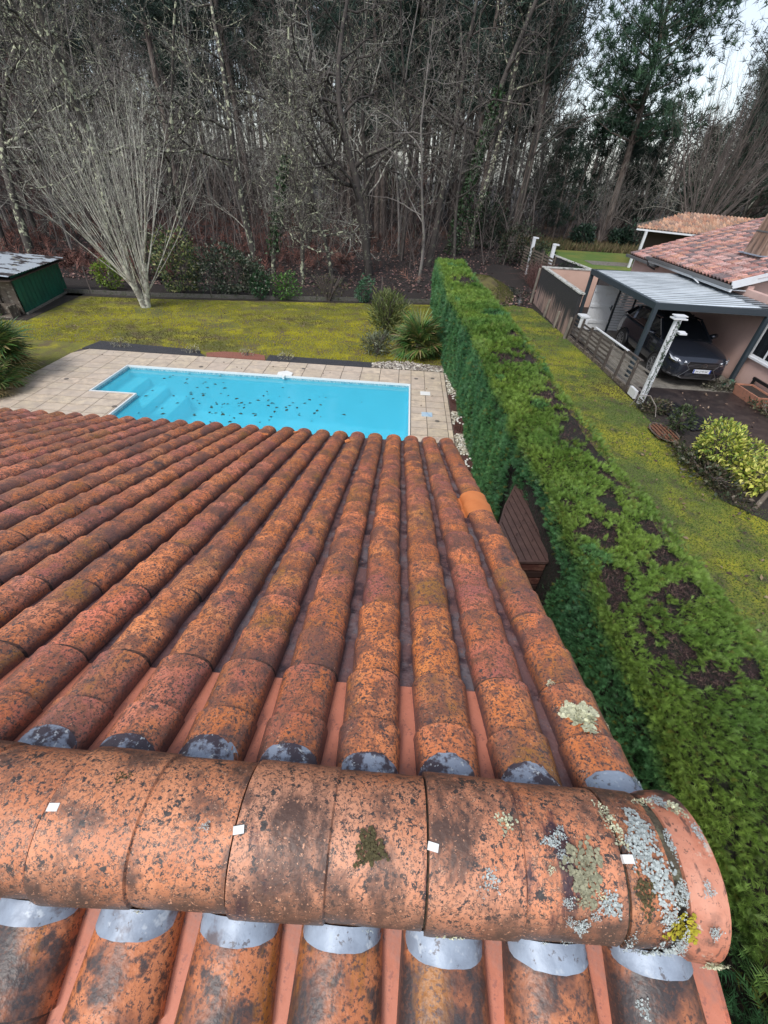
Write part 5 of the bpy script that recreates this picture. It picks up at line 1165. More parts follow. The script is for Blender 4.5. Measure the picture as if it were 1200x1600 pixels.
q = q[okk]; keep = (fnoise(np.column_stack([q, q[:, :1] * 0]), 1.2) > -1.0) | (rng.random(len(q)) < .3)
grass('lawn_grass', q[keep], .045, c_lawn, 4, 'yellow green moss and grass tufts over the main lawn')
def c_dry(T, gg): return np.array([(.22, .17, .09), (.15, .11, .06), (.12, .13, .05)])[gg.integers(0, 3, len(T))] * gg.uniform(.6, 1.2, (len(T), 1))
q = rng.uniform((9.5, 46.4), (34, 52), (5200, 2)); grass('bank_grass', q, .5, c_dry, 5, 'tall dry straw coloured grass on the bank beyond the far lawn')
q = rng.uniform((3.2, 22.6), (6.0, 31), (5000, 2)); q = q[((q[:, 0] - 4.55) / 1.5) ** 2 + ((q[:, 1] - 26.5) / 4.4) ** 2 < .9]
T_ = np.column_stack([q, np.zeros(len(q))]); rr_ = np.sqrt(((q[:, 0] - 4.55) / 1.5) ** 2 + ((q[:, 1] - 26.5) / 4.4) ** 2); 
og = grass('mound_grass', q, .07, lambda T, gg: np.array([(.15, .15, .03), (.12, .10, .05), (.09, .12, .02)])[gg.integers(0, 3, len(T))] * gg.uniform(.6, 1.2, (len(T), 1)), 6, 'mossy tufts over the small mound behind the hedge')
co = np.empty(len(og.data.vertices) * 3, dtype=np.float32); og.data.vertices.foreach_get('co', co); co = co.reshape(-1, 3)
rv_ = np.minimum(1, np.sqrt(((co[:, 0] - 4.55) / 1.5) ** 2 + ((co[:, 1] - 26.5) / 4.4) ** 2)); co[:, 2] += .5 * (np.cos(rv_ * math.pi) * .5 + .5); og.data.vertices.foreach_set('co', co.ravel()); og.data.update()

def litter(name, q, s0, s1, cols, seed, label):
    gg_ = np.random.default_rng(seed); m_ = len(q); T = np.column_stack([q, gg_.uniform(.02, .045, m_)])
    V, F, C = place(LEAF_V, LEAF_F, T, frames(gg_.normal(size=(m_, 3)) * (1, 1, .3), np.array([[0, 0, 1.]] * m_) + gg_.normal(size=(m_, 3)) * .4, gg_.uniform(s0, s1, m_)), np.array(cols)[gg_.integers(0, len(cols), m_)] * gg_.uniform(.7, 1.3, (m_, 1)))
    tag(link(name, nmesh(name, V, F, [m_brk], colr=C)), label, 'leaves', kind='stuff')
litter('fallen_leaves', rng.uniform((3.3, 3), (6.9, 22), (520, 2)), .05, .11, [(.16, .10, .06), (.25, .18, .11), (.08, .05, .04)], 12, 'brown leaves scattered over the grass strip beside the hedge')
litter('fallen_leaves', rng.uniform((-12.5, 13.8), (1.3, 19), (420, 2)), .05, .10, [(.16, .10, .06), (.22, .16, .1), (.08, .05, .04)], 13, 'brown leaves scattered over the mossy lawn by the pool')
litter('fallen_leaves', rng.uniform((8.5, 6), (10.8, 12.8), (160, 2)), .05, .11, [(.20, .13, .09), (.3, .22, .16)], 14, 'pale dead leaves on the wet driveway')
litter('fallen_leaves', np.concatenate([rng.uniform((-9.6, 12.1), (1.3, 12.9), (26, 2)), rng.uniform((.5, 8.3), (1.35, 12), (10, 2))]), .04, .08, [(.12, .08, .05)], 15, 'few small dead leaves on the pale pool paving')

# low edging and wire fence behind the lawn
m_edge = mat('mossy_concrete_edging', (.10, .095, .085), [(8, .5, .6, (.05, .06, .03)), (30, .5, .65, (.16, .15, .13), 'fine')], rough=.9)
lf = empty('wire_fence', (-11.22, 19.9, 0), label='low concrete edging with thin posts and wires closing the lawn from the wood', cat='fence'); LF = Vector((-11.22, 19.9, 0))
a_, b_ = Vector((-19, 19.3, 0)), Vector((-11.22, 19.85, 0)); c_ = Vector((1.5, 22.15, 0))
for s_, e_ in ((a_, b_), (b_, c_)):
    L_ = (e_ - s_).length; k = int(L_ / 2.2)
    for i in range(k):
        p0 = s_.lerp(e_, i / k); p1 = s_.lerp(e_, (i + 1) / k); d = (p1 - p0).normalized() * .01
        mb = MB(); mb.beam(p0 + d + Vector((0, 0, .07)) - LF, p1 - d + Vector((0, 0, .07)) - LF, .06, .2); mb.build('edging_board', m_edge, lf)
        mb = MB(); mb.tube([p0 - LF + Vector((0, .06, 0)), p0 - LF + Vector((0, .06, 1.05))], .028, 6); mb.build('post', b_brown, lf)
    for z in (.3, .6, .95):
        mb = MB(); mb.tube([s_ - LF + Vector((0, .06, z)), e_ - LF + Vector((0, .06, z))], .004, 3); mb.build('wire', m_wood_d, lf)

# ------------------------------------------------------------------ neighbour's house, carport, car, walls and fences
m_pink = mat('pink_render', (.60, .41, .36), [(1.2, .42, .65, (.53, .35, .305)), (40, .55, .7, (.5, .36, .32), 'fine'), (2.2, .30, .1, (.25, .18, .15), 'z', None, .3)], rough=.85, bump=.3, bscale=60)
m_white = mat('white_paint', (.70, .72, .75), [(6, .55, .75, (.6, .6, .6))], rough=.5)
m_anth = mat('anthracite_steel', (.035, .05, .062), rough=.4)
m_glassd = mat('dark_window_glass', (.015, .018, .022), rough=.05)
m_rooft = mat('neighbour_tiles', (1, 1, 1), [(22, .52, .62, (.10, .08, .085)), (60, .55, .66, (.45, .33, .28), 'fine')], attr=True, rough=.6, bump=.3)
def tiled_roof(name, parent, base, O, X, D, nx, ny, w, cl, seed, pal, keep=None):
    """rows of canal tiles as real curved pieces: O corner, X along the eave, D up the slope (unit vectors)"""
    gg = np.random.default_rng(seed); X = Vector(X).normalized(); D = Vector(D).normalized(); N_ = X.cross(D).normalized()
    if N_.z < 0: N_ = -N_
    s = 6; V = []; F = []
    for j, (y, sc) in enumerate(((0, 1.0), (cl * 1.03, .80))):
        for i in range(s + 1):
            th = math.pi * i / s; V.append((-w * .39 * sc * math.cos(th), y, w * .34 * sc * math.sin(th) + (.02 if j == 0 else 0)))
    for i in range(s + 1): th = math.pi * i / s; V.append((-w * .33 * math.cos(th), 0, w * .26 * math.sin(th)))
    F = [(i, i + 1, s + 2 + i, s + 1 + i) for i in range(s)] + [(i + 1, i, 2 * s + 2 + i, 2 * s + 3 + i) for i in range(s)]
    k = len(V); V += [(w * .3, 0, .012), (w * .7, 0, .012), (w * .7, cl * 1.03, .0), (w * .3, cl * 1.03, .0), (w * .3, 0, -.004), (w * .7, 0, -.004)]; F += [(k, k + 1, k + 2, k + 3), (k + 4, k + 5, k + 1, k)]
    T = []; C = []
    for i in range(nx):
        for j in range(ny):
            if keep and not keep(i * w, j * cl): continue
            T.append(Vector(O) + X * (i * w + w / 2 + gg.normal() * .004) + D * (j * cl) + N_ * gg.uniform(0, .006)); C.append(np.array(pal[gg.integers(0, len(pal))]) * gg.uniform(.75, 1.2))
    M3 = np.array([[X.x, D.x, N_.x], [X.y, D.y, N_.y], [X.z, D.z, N_.z]])
    Vv, Fv, Cc = place(V, F, np.array([tuple(t) for t in T]), np.repeat(M3[None], len(T), 0), np.array(C))
    return link(name, nmesh(name, Vv, Fv, [m_rooft], colr=Cc), parent, loc=-base, kind='stuff')
PALP = [(.46, .22, .19), (.54, .28, .24), (.38, .17, .15), (.22, .15, .15), (.5, .3, .28), (.14, .10, .11), (.5, .24, .17)]
PALO = [(.5, .26, .15), (.55, .32, .2), (.42, .2, .12), (.34, .22, .15), (.26, .16, .12), (.58, .36, .25)]
NB = Vector((14, 17, 0))
nh = empty('house', NB, label='neighbouring house with pink walls and a mottled pink tile roof', cat='house')
mb = MB(); mb.box(11.0, 11.2, 4.0, 15.5, 0, 2.45); mb.box(11.0, 11.2, 15.502, 21.4, 0, 2.55); mb.box(11.15, 11.35, 21.402, 24.09, 0, 2.12); mb.box(11.2, 22, 4.0, 4.2, 0, 2.4); mb.box(11.21, 22, 15.76, 15.88, 0, 2.62); mb.box(11.2, 22, 24.1, 24.3, 0, 2.1)
mb.add([(11.15, 15.75, 2.5), (17.5, 15.75, 4.6), (22, 15.75, 3.3), (22, 15.75, 2.5), (11.15, 15.9, 2.5), (17.5, 15.9, 4.6), (22, 15.9, 3.3), (22, 15.9, 2.5)], [(0, 3, 2, 1), (4, 5, 6, 7), (0, 1, 5, 4)])
mb.build('wall', m_pink, nh, loc=-NB)
slp = .31
def ns(X): return Vector((1, 0, slp)).normalized()
nr = MB(); z0 = 2.56
nr.add([(10.5, 15.5, z0 - .03), (17.6, 15.5, z0 - .03 + 7.1 * slp), (17.6, 21.4, z0 - .03 + 7.1 * slp), (10.5, 21.4, z0 - .03), (10.5, 15.5, z0 - .11), (17.6, 15.5, z0 - .11 + 7.1 * slp), (17.6, 21.4, z0 - .11 + 7.1 * slp), (10.5, 21.4, z0 - .11)], [(0, 1, 2, 3), (7, 6, 5, 4), (0, 4, 5, 1), (3, 2, 6, 7), (0, 3, 7, 4)])
nr.add([(11.0, 21.4, 2.25), (17.6, 21.4, 4.3), (17.6, 24.6, 4.3), (11.0, 24.6, 2.25), (11.0, 21.4, 2.17), (17.6, 21.4, 4.2), (17.6, 24.6, 4.2), (11.0, 24.6, 2.17)], [(0, 1, 2, 3), (7, 6, 5, 4), (0, 4, 5, 1), (3, 2, 6, 7), (0, 3, 7, 4)])
nr.add([(17.6, 15.5, z0 - .03 + 7.1 * slp), (24, 15.5, z0 - .2), (24, 24.6, z0 - .2), (17.6, 24.6, z0 - .03 + 7.1 * slp)], [(0, 1, 2, 3)])
nroof = nr.build('roof', m_wood_d, nh, loc=-NB)
D_ = Vector((1, 0, slp)).normalized()
tiled_roof('roof_tile', nroof, Vector((0, 0, 0)), (10.46, 21.4, z0), (0, -1, 0), D_, 27, 22, .22, .34, 4, PALP)
tiled_roof('roof_tile', nroof, Vector((0, 0, 0)), (10.98, 24.6, 2.28), (0, -1, 0), Vector((1, 0, slp)).normalized(), 24, 20, .22, .34, 5, PALP)
# white barge board at the front gable, gutter along the eave
mb = MB(); a = Vector((10.42, 15.44, z0 - .02)); b = a + Vector((7.2, 0, 7.2 * slp)); mb.beam(a - NB, b - NB, .04, .22); mb.beam(a + Vector((0, .16, -.10)) - NB, b + Vector((0, .16, -.10)) - NB, .3, .02); mb.build('barge_board', m_white, nh)
m_gut = mat('grey_gutter', (.13, .135, .14), rough=.35)
mb = MB(); mb.beam(Vector((10.40, 15.42, z0 - .07)) - NB, Vector((10.40, 21.5, z0 - .07)) - NB, .11, .1); mb.build('gutter', m_gut, nh)
mb = MB(); mb.beam(Vector((10.47, 15.42, z0 - .15)) - NB, Vector((10.47, 21.5, z0 - .15)) - NB, .05, .12); mb.beam(Vector((10.75, 15.5, z0 - .16)) - NB, Vector((10.75, 21.4, z0 - .16)) - NB, .5, .02); mb.build('soffit', m_white, nh)
mb = MB(); mb.beam(Vector((10.92, 21.5, 2.2)) - NB, Vector((10.92, 24.7, 2.2)) - NB, .11, .1); mb.build('gutter', m_gut, nh)
mb = MB(); mb.tube([Vector(q) - NB for q in ((10.40, 21.4, z0 - .1), (10.55, 21.5, z0 - .35), (10.95, 21.6, z0 - .5))], .035, 8); mb.build('downpipe', m_gut, nh)
mb = MB(); mb.tube([Vector(q) - NB for q in ((10.45, 17.9, z0 - .14), (10.3, 17.0, 2.33))], .02, 6); mb.build('drip_pipe', m_white, nh)
# brown chimney with a metal band
m_chim = mat('scorched_chimney', (.23, .145, .105), [(1.5, .45, .6, (.40, .28, .22), 'noise', (3, 3, .4)), (4, .5, .65, (.09, .06, .05), 'noise', (2, 2, .4))], rough=.8)
CH = Vector((12.5, 17.75, 0))
mb = MB(); v0 = [(-.42, -.5, 3.0), (.42, -.5, 3.0), (.42, .5, 3.0), (-.42, .5, 3.0)]; v1 = [(-.3, -.36, 4.55), (.3, -.36, 4.55), (.3, .36, 4.55), (-.3, .36, 4.55)]
mb.add([Vector(q) + CH - NB for q in v0 + v1], [(0, 1, 5, 4), (1, 2, 6, 5), (2, 3, 7, 6), (3, 0, 4, 7), (4, 5, 6, 7)]); ch = mb.build('chimney', m_chim, nh, bevel=.03)
mb = MB(); 
def ring(zz, hx, hy, th_=.02, hh=.04):
    for (a, b) in (((-hx, -hy), (hx, -hy)), ((hx, -hy), (hx, hy)), ((hx, hy), (-hx, hy)), ((-hx, hy), (-hx, -hy))):
        mb.beam(Vector((*a, zz)) + CH - NB, Vector((*b, zz)) + CH - NB, th_, hh)
ring(3.86, .36, .43); mb.build('chimney_band', m_gut, ch)
mb = MB(); ring(3.22 - .02, .47, .56, .12, .03); mb.build('chimney_flashing', m_zinc, ch)
# window beside the carport
wf = MB(); wf.box(10.955, 11.0, 12.6, 13.85, .92, .98); wf.box(10.955, 11.0, 12.6, 13.85, 1.94, 2.0); wf.box(10.955, 11.0, 13.78, 13.85, .98, 1.94); wf.box(10.955, 11.0, 12.6, 12.67, .98, 1.94); wf.box(10.955, 11.0, 13.2, 13.26, .98, 1.94)
win = wf.build('window', m_white, nh, loc=-NB); mb = MB(); mb.box(10.97, 10.99, 12.67, 13.2, .98, 1.94); mb.box(10.97, 10.99, 13.26, 13.78, .98, 1.94); mb.build('pane', m_glassd, win)
mb = MB(); mb.box(10.90, 11.0, 12.5, 13.95, .86, .915); mb.build('sill', m_white, win)
# carport
CP = Vector((9.2, 16.6, 0))
cpt = empty('carport', CP, label='dark grey steel carport with a ribbed white roof sheltering a car', cat='carport')
for x, y, h in ((7.47, 13.78, 2.06), (7.47, 19.35, 2.06), (10.80, 13.78, 2.06), (9.1, 19.35, 2.06)):
    mb = MB(); mb.box(x - .06, x + .06, y - .06, y + .06, .01, h); mb.build('post', m_anth, cpt, loc=-CP, bevel=.008)
for (a, b) in (((7.46, 13.72, 2.14), (7.46, 19.41, 2.14)), ((7.525, 13.78, 2.14), (10.94, 13.78, 2.14)), ((7.525, 19.35, 2.14), (10.94, 19.35, 2.14))):
    mb = MB(); mb.beam(Vector(a) - CP, Vector(b) - CP, .13 if a[0] < 7.5 else .12, .17); mb.build('beam', m_anth, cpt)
V = []; F = []; xs_ = []; y = 13.86; ribs = 20; pit = (19.27 - 13.86) / ribs
prof = []
for r_ in range(ribs):
    b = 13.86 + r_ * pit; prof += [(b, 0), (b + pit * .72, 0), (b + pit * .78, .028), (b + pit * .94, .028)]
prof.append((19.27, 0))
for (yy, dz) in prof: V += [(7.54, yy, 2.185 + dz), (10.97, yy, 2.245 + dz)]
F = [(2 * i, 2 * i + 1, 2 * i + 3, 2 * i + 2) for i in range(len(prof) - 1)]
m_ribside = mat('rib_side_grey', (.22, .24, .26), [(3, .45, .6, (.38, .41, .44), 'noise', (.3, 1, 1))], rough=.5)  # darker grey for the sloping sides of the ribs
m_wroof = mat('white_roof_sheet', (.60, .67, .72), [(2, .5, .7, (.48, .54, .58), 'noise', (.3, 1, 1)), (20, .64, .72, (.25, .22, .2), 'fine')], rough=.4)
ro = link('roof_sheet', nmesh('roof_sheet', V, [tuple(reversed(f)) for f in F], [m_wroof, m_ribside], mi=[1 if i % 4 in (1, 3) else 0 for i in range(len(F))]), cpt, loc=-CP)
mb = MB(); mb.box(7.54, 10.97, 13.86, 19.27, 2.155, 2.175); mb.build('roof_underside', m_anth, cpt, loc=-CP)
for r_ in range(ribs):
    b = 13.86 + r_ * pit; mb = MB(); mb.box(10.55 - r_ % 3 * .05, 10.985, b + pit * .05, b + pit * .6, 2.262, 2.275); mb.build('flashing_tab', m_anth, cpt, loc=-CP)
# white gate and boarded panels across the back of the carport
gt = empty('gate', (8.1, 18.95, 0), label='white boarded gate with a black handle at the back of the carport', cat='gate'); GT = Vector((8.1, 18.95, 0))
for k in range(6):
    mb = MB(); mb.box(7.62 + k * .157, 7.62 + k * .157 + .152, 18.93, 18.96, .08, 1.74); mb.build('board', m_white, gt, loc=-GT)
for z in (.35, .95, 1.5):
    mb = MB(); mb.box(7.62, 8.56, 18.90, 18.928, z, z + .11); mb.build('ledge', m_white, gt, loc=-GT)
mb = MB(); mb.box(8.46, 8.50, 18.86, 18.90, .88, 1.06); mb.box(8.38, 8.50, 18.845, 18.86, .96, .985); mb.build('handle', m_anth, gt, loc=-GT)
sc_ = empty('board_screen', (9.7, 19.0, 0), label='white weatherboard screen in dark frames behind the car', cat='screen'); SC = Vector((9.7, 19.0, 0))
for x in (8.62, 9.35, 10.1, 10.9):
    mb = MB(); mb.box(x - .03, x + .03, 18.92, 18.98, .01, 1.8); mb.build('post', m_anth, sc_, loc=-SC)
for x0, x1 in ((8.655, 9.315), (9.385, 10.065), (10.135, 10.865)):
    for k in range(17):
        mb = MB(); mb.add([(x0, 18.935, .1 + k * .1), (x1, 18.935, .1 + k * .1), (x1, 18.955, .18 + k * .1), (x0, 18.955, .18 + k * .1), (x0, 18.965, .1 + k * .1), (x1, 18.965, .1 + k * .1), (x1, 18.965, .18 + k * .1), (x0, 18.965, .18 + k * .1)], [(0, 1, 2, 3), (4, 7, 6, 5), (0, 4, 5, 1), (3, 2, 6, 7)]); mb.build('board', m_white, sc_, loc=-SC)
# soot stained walled enclosure
m_soot = mat('sooty_render', (.34, .235, .205), [(1.6, .46, .60, (.04, .038, .04), 'noise', (2.2, 2.2, .35)), (2.5, 1.0, 1.35, (.03, .03, .033), 'z', (2.5, 2.5, .4), .9), (50, .6, .7, (.2, .17, .15), 'fine')], rough=.9, bump=.4)
m_pink2 = mat('bright_pink_render', (.60, .40, .32), [(1.2, .45, .7, (.52, .34, .27))], rough=.85)
m_cop = mat('pale_wall_coping', (.5, .5, .47), [(6, .5, .6, (.2, .2, .18))], rough=.8)
ew = empty('walled_enclosure', (7.9, 21, 0), label='roofless walled yard with soot blackened outside and pink inside', cat='wall'); EW = Vector((7.9, 21, 0))
mb = MB(); mb.box(6.62, 6.74, 17.7, 23.6, 0, 1.6); mb.build('blackened_wall', m_soot, ew, loc=-EW)
mb = MB(); mb.box(6.742, 6.752, 17.8, 23.45, 0, 1.6); mb.box(6.76, 9.4, 23.45, 23.6, 0, 1.6); mb.build('pink_wall', m_pink2, ew, loc=-EW)
mb = MB(); mb.box(6.6, 6.80, 17.66, 23.64, 1.602, 1.65); mb.build('coping', m_cop, ew, loc=-EW); mb = MB(); mb.box(6.802, 9.4, 23.42, 23.63, 1.602, 1.65); mb.build('coping', m_cop, ew, loc=-EW)
mb = MB(); mb.box(6.9, 7.5, 22.6, 23.3, 0, .95); mb.build('cabinet', m_white, ew, loc=-EW, bevel=.02)
for k, y in enumerate((23.66, 20.9, 19.2, 17.62)):
    mb = MB(); mb.beam((6.50, y, 0), (6.56, y, (1.55, .75, .65, .8)[k]), .09, .07); o = mb.build('post', mat('grey_post', (.16, .14, .12), [(8, .45, .6, (.28, .25, .21), 'noise', (1, 1, .2))], rough=.9) if k == 0 else bpy.data.materials['grey_post'], ew, loc=-EW)
# long dark wall with pale coping behind it, two white posts, lattice panels and dead climber
lw = empty('garden_wall', (8.5, 28, 0), label='ivy darkened wall with a pale coping running back to the far lawn', cat='wall'); LW = Vector((8.5, 28, 0))
mb = MB(); mb.beam((8.75, 29.6, .72), (9.6, 23.9, .72), .12, 1.44); mb.build('wall_face', m_soot, lw, loc=-LW)
mb = MB(); mb.beam((8.75, 29.6, 1.47), (9.6, 23.9, 1.47), .2, .05); mb.build('coping', m_cop, lw, loc=-LW)
gg = np.random.default_rng(40); n = 900; t = gg.random(n); T = np.column_stack([8.66 + .85 * t, 29.6 - 5.7 * t, gg.uniform(.1, 1.5, n)])
V, F, C = place(LEAF_V, LEAF_F, T[fnoise(T, 2) > -.3], frames(gg.normal(size=(n, 3)), np.array([[-1., 0, 0]] * n), gg.uniform(.07, .16, n))[fnoise(T, 2) > -.3], (np.array([(.02, .04, .015)]) * gg.uniform(.5, 2, (n, 1)))[fnoise(T, 2) > -.3]); link('ivy', nmesh('ivy', V, F, [m_ivy], colr=C), lw, loc=-LW, kind='stuff')
lt = empty('lattice_fence', (8.3, 30.5, 0), label='weathered woven slat fence under two white capped posts', cat='fence'); LT = Vector((8.3, 30.5, 0))
m_oldw = mat('old_fence_wood', (.15, .12, .095), [(6, .45, .6, (.07, .055, .045), 'noise', (1, 1, .3)), (12, .55, .65, (.3, .27, .22), 'noise', (.3, 1, 1))], rough=.9, rnd=True)
pA, pB = Vector((7.9, 33.6, 0)), Vector((8.35, 27.6, 0))
for s_ in range(3):
    p0, p1 = pA.lerp(pB, s_ / 3), pA.lerp(pB, (s_ + 1) / 3)
    mb = MB(); mb.beam(p1, p1 + Vector((0, 0, 1.6)), .08, .08); mb.build('post', m_oldw, lt, loc=-LT)
    for k in range(9):
        mb = MB(); z = .12 + k * .16; mb.beam(p0 + Vector((.02, 0, z)), p1 + Vector((.02, .06, z + .02)), .015, .09); mb.build('slat', m_oldw, lt, loc=-LT)
for (x, y, lab) in ((8.05, 32.0, 'left one of two white post caps sticking up over the woven fence'), (8.5, 28.9, 'right one of two white post caps, nearer the pale wall coping')):
    mb = MB(); mb.box(-.09, .09, -.09, .09, 0, 2.0); mb.box(-.09, .25, -.11, .11, 2.001, 2.07); mb.box(-.085, .085, -.085, .085, 2.071, 2.09)
    tag(mb.build('white_post', m_white, loc=(x, y, 0)), lab, 'post', 'white capped posts')
pl = []; gq = random.Random(50)
for k in range(260):
    b = Vector((7.6 + gq.uniform(-.3, .5), 27.8 + gq.uniform(-1.2, 1.5), 0)); h = gq.uniform(.5, 1.6); d = Vector((gq.gauss(.25, .4), gq.gauss(0, .5), 0))
    pl.append(([tuple(b), tuple(b + d * .4 * h + Vector((0, 0, h * .6))), tuple(b + d * h + Vector((gq.gauss(0, .2), gq.gauss(0, .2), h * .8))), tuple(b + d * 1.3 * h + Vector((gq.gauss(0, .4), gq.gauss(0, .4), h * .5)))], [.012, .010, .008, .004]))
a = tubes(pl, 3); o = link('dead_climber', nmesh('dead_climber', a[0], a[1], [b_red])); tag(o, 'heap of dead brown climbing stems against the woven slat fence', 'dead plant')

# trellis fence beside the carport with the white ivy post
tf_ = empty('trellis_fence', (7.0, 15, 0), label='rickety slatted timber fence along the left side of the carport', cat='fence'); TF = Vector((7.0, 15, 0))
m_slatw = mat('pale_weathered_slat', (.26, .235, .215), [(10, .5, .62, (.2, .17, .15), 'noise', (1, .2, 1))], rough=.8, rnd=True)
m_slatd = mat('grey_weathered_slat', (.085, .07, .062), [(10, .5, .62, (.07, .055, .05), 'noise', (1, .2, 1)), (6, .6, .7, (.3, .28, .25))], rough=.85, rnd=True)
pF, pK = Vector((7.02, 11.75, 0)), Vector((6.66, 17.6, 0)); NBAY = 7
for s_ in range(NBAY + 1):
    q = pF.lerp(pK, s_ / NBAY); mb = MB(); mb.beam(q + Vector((-.03, 0, 0)), q + Vector((gq.uniform(-.03, .03), 0, .92 + gq.uniform(-.04, .05))), .07, .06); mb.build('post', m_slatd, tf_, loc=-TF)
for s_ in range(NBAY):
    p0, p1 = pF.lerp(pK, s_ / NBAY), pF.lerp(pK, (s_ + 1) / NBAY)
    for k in range(6):
        z = .13 + k * .135; mb = MB(); mb.beam(p0 + Vector((.03, .02, z + gq.uniform(-.014, .014))), p1 + Vector((.03, -.02, z + gq.uniform(-.014, .014))), .014, .05 if s_ < 3 else .058); mb.build('slat', m_slatw if s_ < 3 and gq.random() < .85 else m_slatd, tf_, loc=-TF)
for s_ in range(0, 4):
    p0, p1 = pF.lerp(pK, s_ / 7 * 1.0 + .12), pF.lerp(pK, (s_ + 1) / 7 + .12); mb = MB(); mb.beam(p0 + Vector((.03, 0, .95)), p1 + Vector((.03, 0, .95)), .07, .03); mb.build('top_rail', m_white if s_ in (1, 2, 3) else m_slatd, tf_, loc=-TF)
mb = MB(); mb.beam(pF + Vector((-.02, .3, .04)), pK + Vector((-.02, 0, .04)), .05, .16); mb.build('kick_board', m_oldw, tf_, loc=-TF)
mb = MB(); mb.box(6.86, 6.94, 11.85, 12.25, .05, .28); mb.build('white_plate', m_white, tf_, loc=-TF)
wp = empty('lamp_post', (7.0, 11.66, 0), label='tall white ivy wound post with flat cap and floodlight ending the trellis fence', cat='post')
for dx in (-.045, .045):
    mb = MB(); mb.box(dx - .033, dx + .033, -.045, .045, 0, 2.28); mb.build('plank', m_white, wp, bevel=.006)
mb = MB(); mb.box(-.17, .17, -.12, .12, 2.281, 2.31); mb.box(-.11, .11, -.08, .08, 2.311, 2.35); mb.box(-.15, .15, -.11, .11, 2.351, 2.372); mb.build('cap', m_white, wp)
mb = MB(); mb.box(.09, .30, -.06, .04, 1.98, 2.0); mb.box(.14, .32, -.12, .06, 1.93, 1.978); mb.build('floodlight', m_white, wp, bevel=.006)
n = 280; z = gg.uniform(.3, 2.25, n); T = np.column_stack([.03 * np.sin(z * 7) + gg.normal(size=n) * .028, np.full(n, -.055) + gg.normal(size=n) * .01, z])
V, F, C = place(LEAF_V, LEAF_F, T, frames(gg.normal(size=(n, 3)), np.array([[0, -1., 0]] * n) + gg.normal(size=(n, 3)) * .3, gg.uniform(.03, .06, n)), np.array([(.03, .06, .03)]) * gg.uniform(.4, 2, (n, 1))); link('ivy', nmesh('ivy', V, F, [m_ivy], colr=C), wp, kind='stuff')
for k_, (a, b) in enumerate((((6.75, 17.55, .95), (6.95, 16.9, .9)),)):
    mb = MB(); mb.box(-.16, .16, -.22, .22, 0, .05); mb.box(-.14, .14, -.2, -.12, -.35, -.001); tag(mb.build('white_letter_tray', m_white, loc=(6.78, 17.1, .98)), 'white plastic box hooked over the back end of the trellis fence', 'box')

# the car: dark grey SUV, nose towards the camera
m_carp = mat('dark_grey_car_paint', (.030, .036, .052), rough=.22, metal=.55, coat=1.0)
m_black = mat('black_plastic', (.012, .012, .014), rough=.4)
m_tyre = mat('tyre_rubber', (.018, .018, .018), rough=.8); m_rim = mat('alloy', (.42, .43, .45), [(30, .5, .6, (.2, .2, .21))], rough=.3, metal=.8)
m_lamp = mat('headlamp_glass', (.55, .58, .62), rough=.08, coat=1); m_carg = mat('tinted_car_glass', (.008, .010, .013), rough=.04, coat=1); m_chrome = mat('chrome', (.65, .66, .68), rough=.15, metal=1)
CAR = Vector((9.22, 15.42, .01))
car = empty('parked_car', CAR, label='dark grey sport utility car parked nose out under the carport', cat='car')
# stations from nose (y=-2.33) to tail: (y, half width low, half width belt, sill z, belt z, centre top z)
st = [(-2.33, .62, .56, .42, .66, .70), (-2.27, .74, .70, .27, .80, .84), (-2.05, .86, .80, .24, .90, .95), (-1.7, .925, .86, .24, .97, 1.03), (-1.25, .93, .87, .26, 1.01, 1.09), (-.9, .93, .88, .28, 1.04, 1.12),
      (0, .93, .88, .28, 1.06, 1.14), (1.0, .93, .88, .28, 1.09, 1.16), (1.7, .93, .87, .28, 1.11, 1.18), (2.15, .88, .80, .36, 1.08, 1.14), (2.33, .76, .68, .48, .98, 1.02)]
V = []; F = []
for (y, wl, wb_, zs, zb, zt) in st:
    half = [(wl * .90, zs), (wl, zs + .12), (wl * 1.0, zs + (zb - zs) * .45), (wl * .985, zs + (zb - zs) * .62), (wl * .955, zb - .08), (wb_, zb), (wb_ * .75, zb + (zt - zb) * .6), (wb_ * .35, zt)]
    ring_ = [(-x, y, z) for x, z in half] + [(x, y, z) for x, z in reversed(half)]; V += ring_
k = 16
for i in range(len(st) - 1):
    for j in range(k): F.append((i * k + j, i * k + (j + 1) % k, (i + 1) * k + (j + 1) % k, (i + 1) * k + j))
me = bpy.data.meshes.new('body'); me.from_pydata(V, [], F + [tuple(range(k))[::-1], tuple((len(st) - 1) * k + j for j in range(k))]); me.materials.append(m_carp); me.update()
body = link('body', me, car)
for p_ in me.polygons: p_.use_smooth = True
sb = body.modifiers.new('subdivision', 'SUBSURF'); sb.levels = 2; sb.render_levels = 2
# greenhouse
gst = [(-1.02, .80, .70, 1.03, 1.06), (-.25, .80, .60, 1.08, 1.55), (.3, .80, .60, 1.08, 1.635), (1.1, .79, .58, 1.10, 1.61), (1.7, .77, .54, 1.12, 1.50), (2.14, .72, .60, 1.08, 1.14)]
V = []; F = []
for (y, wb_, wt, zb, zt) in gst: V += [(-wb_, y, zb), (-(wb_ * .25 + wt * .75) - .02, y, zb + (zt - zb) * .78), (-wt * .8, y, zt - .012), (0, y, zt + .012), (wt * .8, y, zt - .012), ((wb_ * .25 + wt * .75) + .02, y, zb + (zt - zb) * .78), (wb_, y, zb)]
k = 7
for i in range(len(gst) - 1):
    for j in range(k - 1): F.append((i * k + j, (i + 1) * k + j, (i + 1) * k + j + 1, i * k + j + 1))
mi = []
for i in range(len(gst) - 1):
    for j in range(k - 1): mi.append(1 if (i in (0, 4) or j in (0, 5)) else 0)
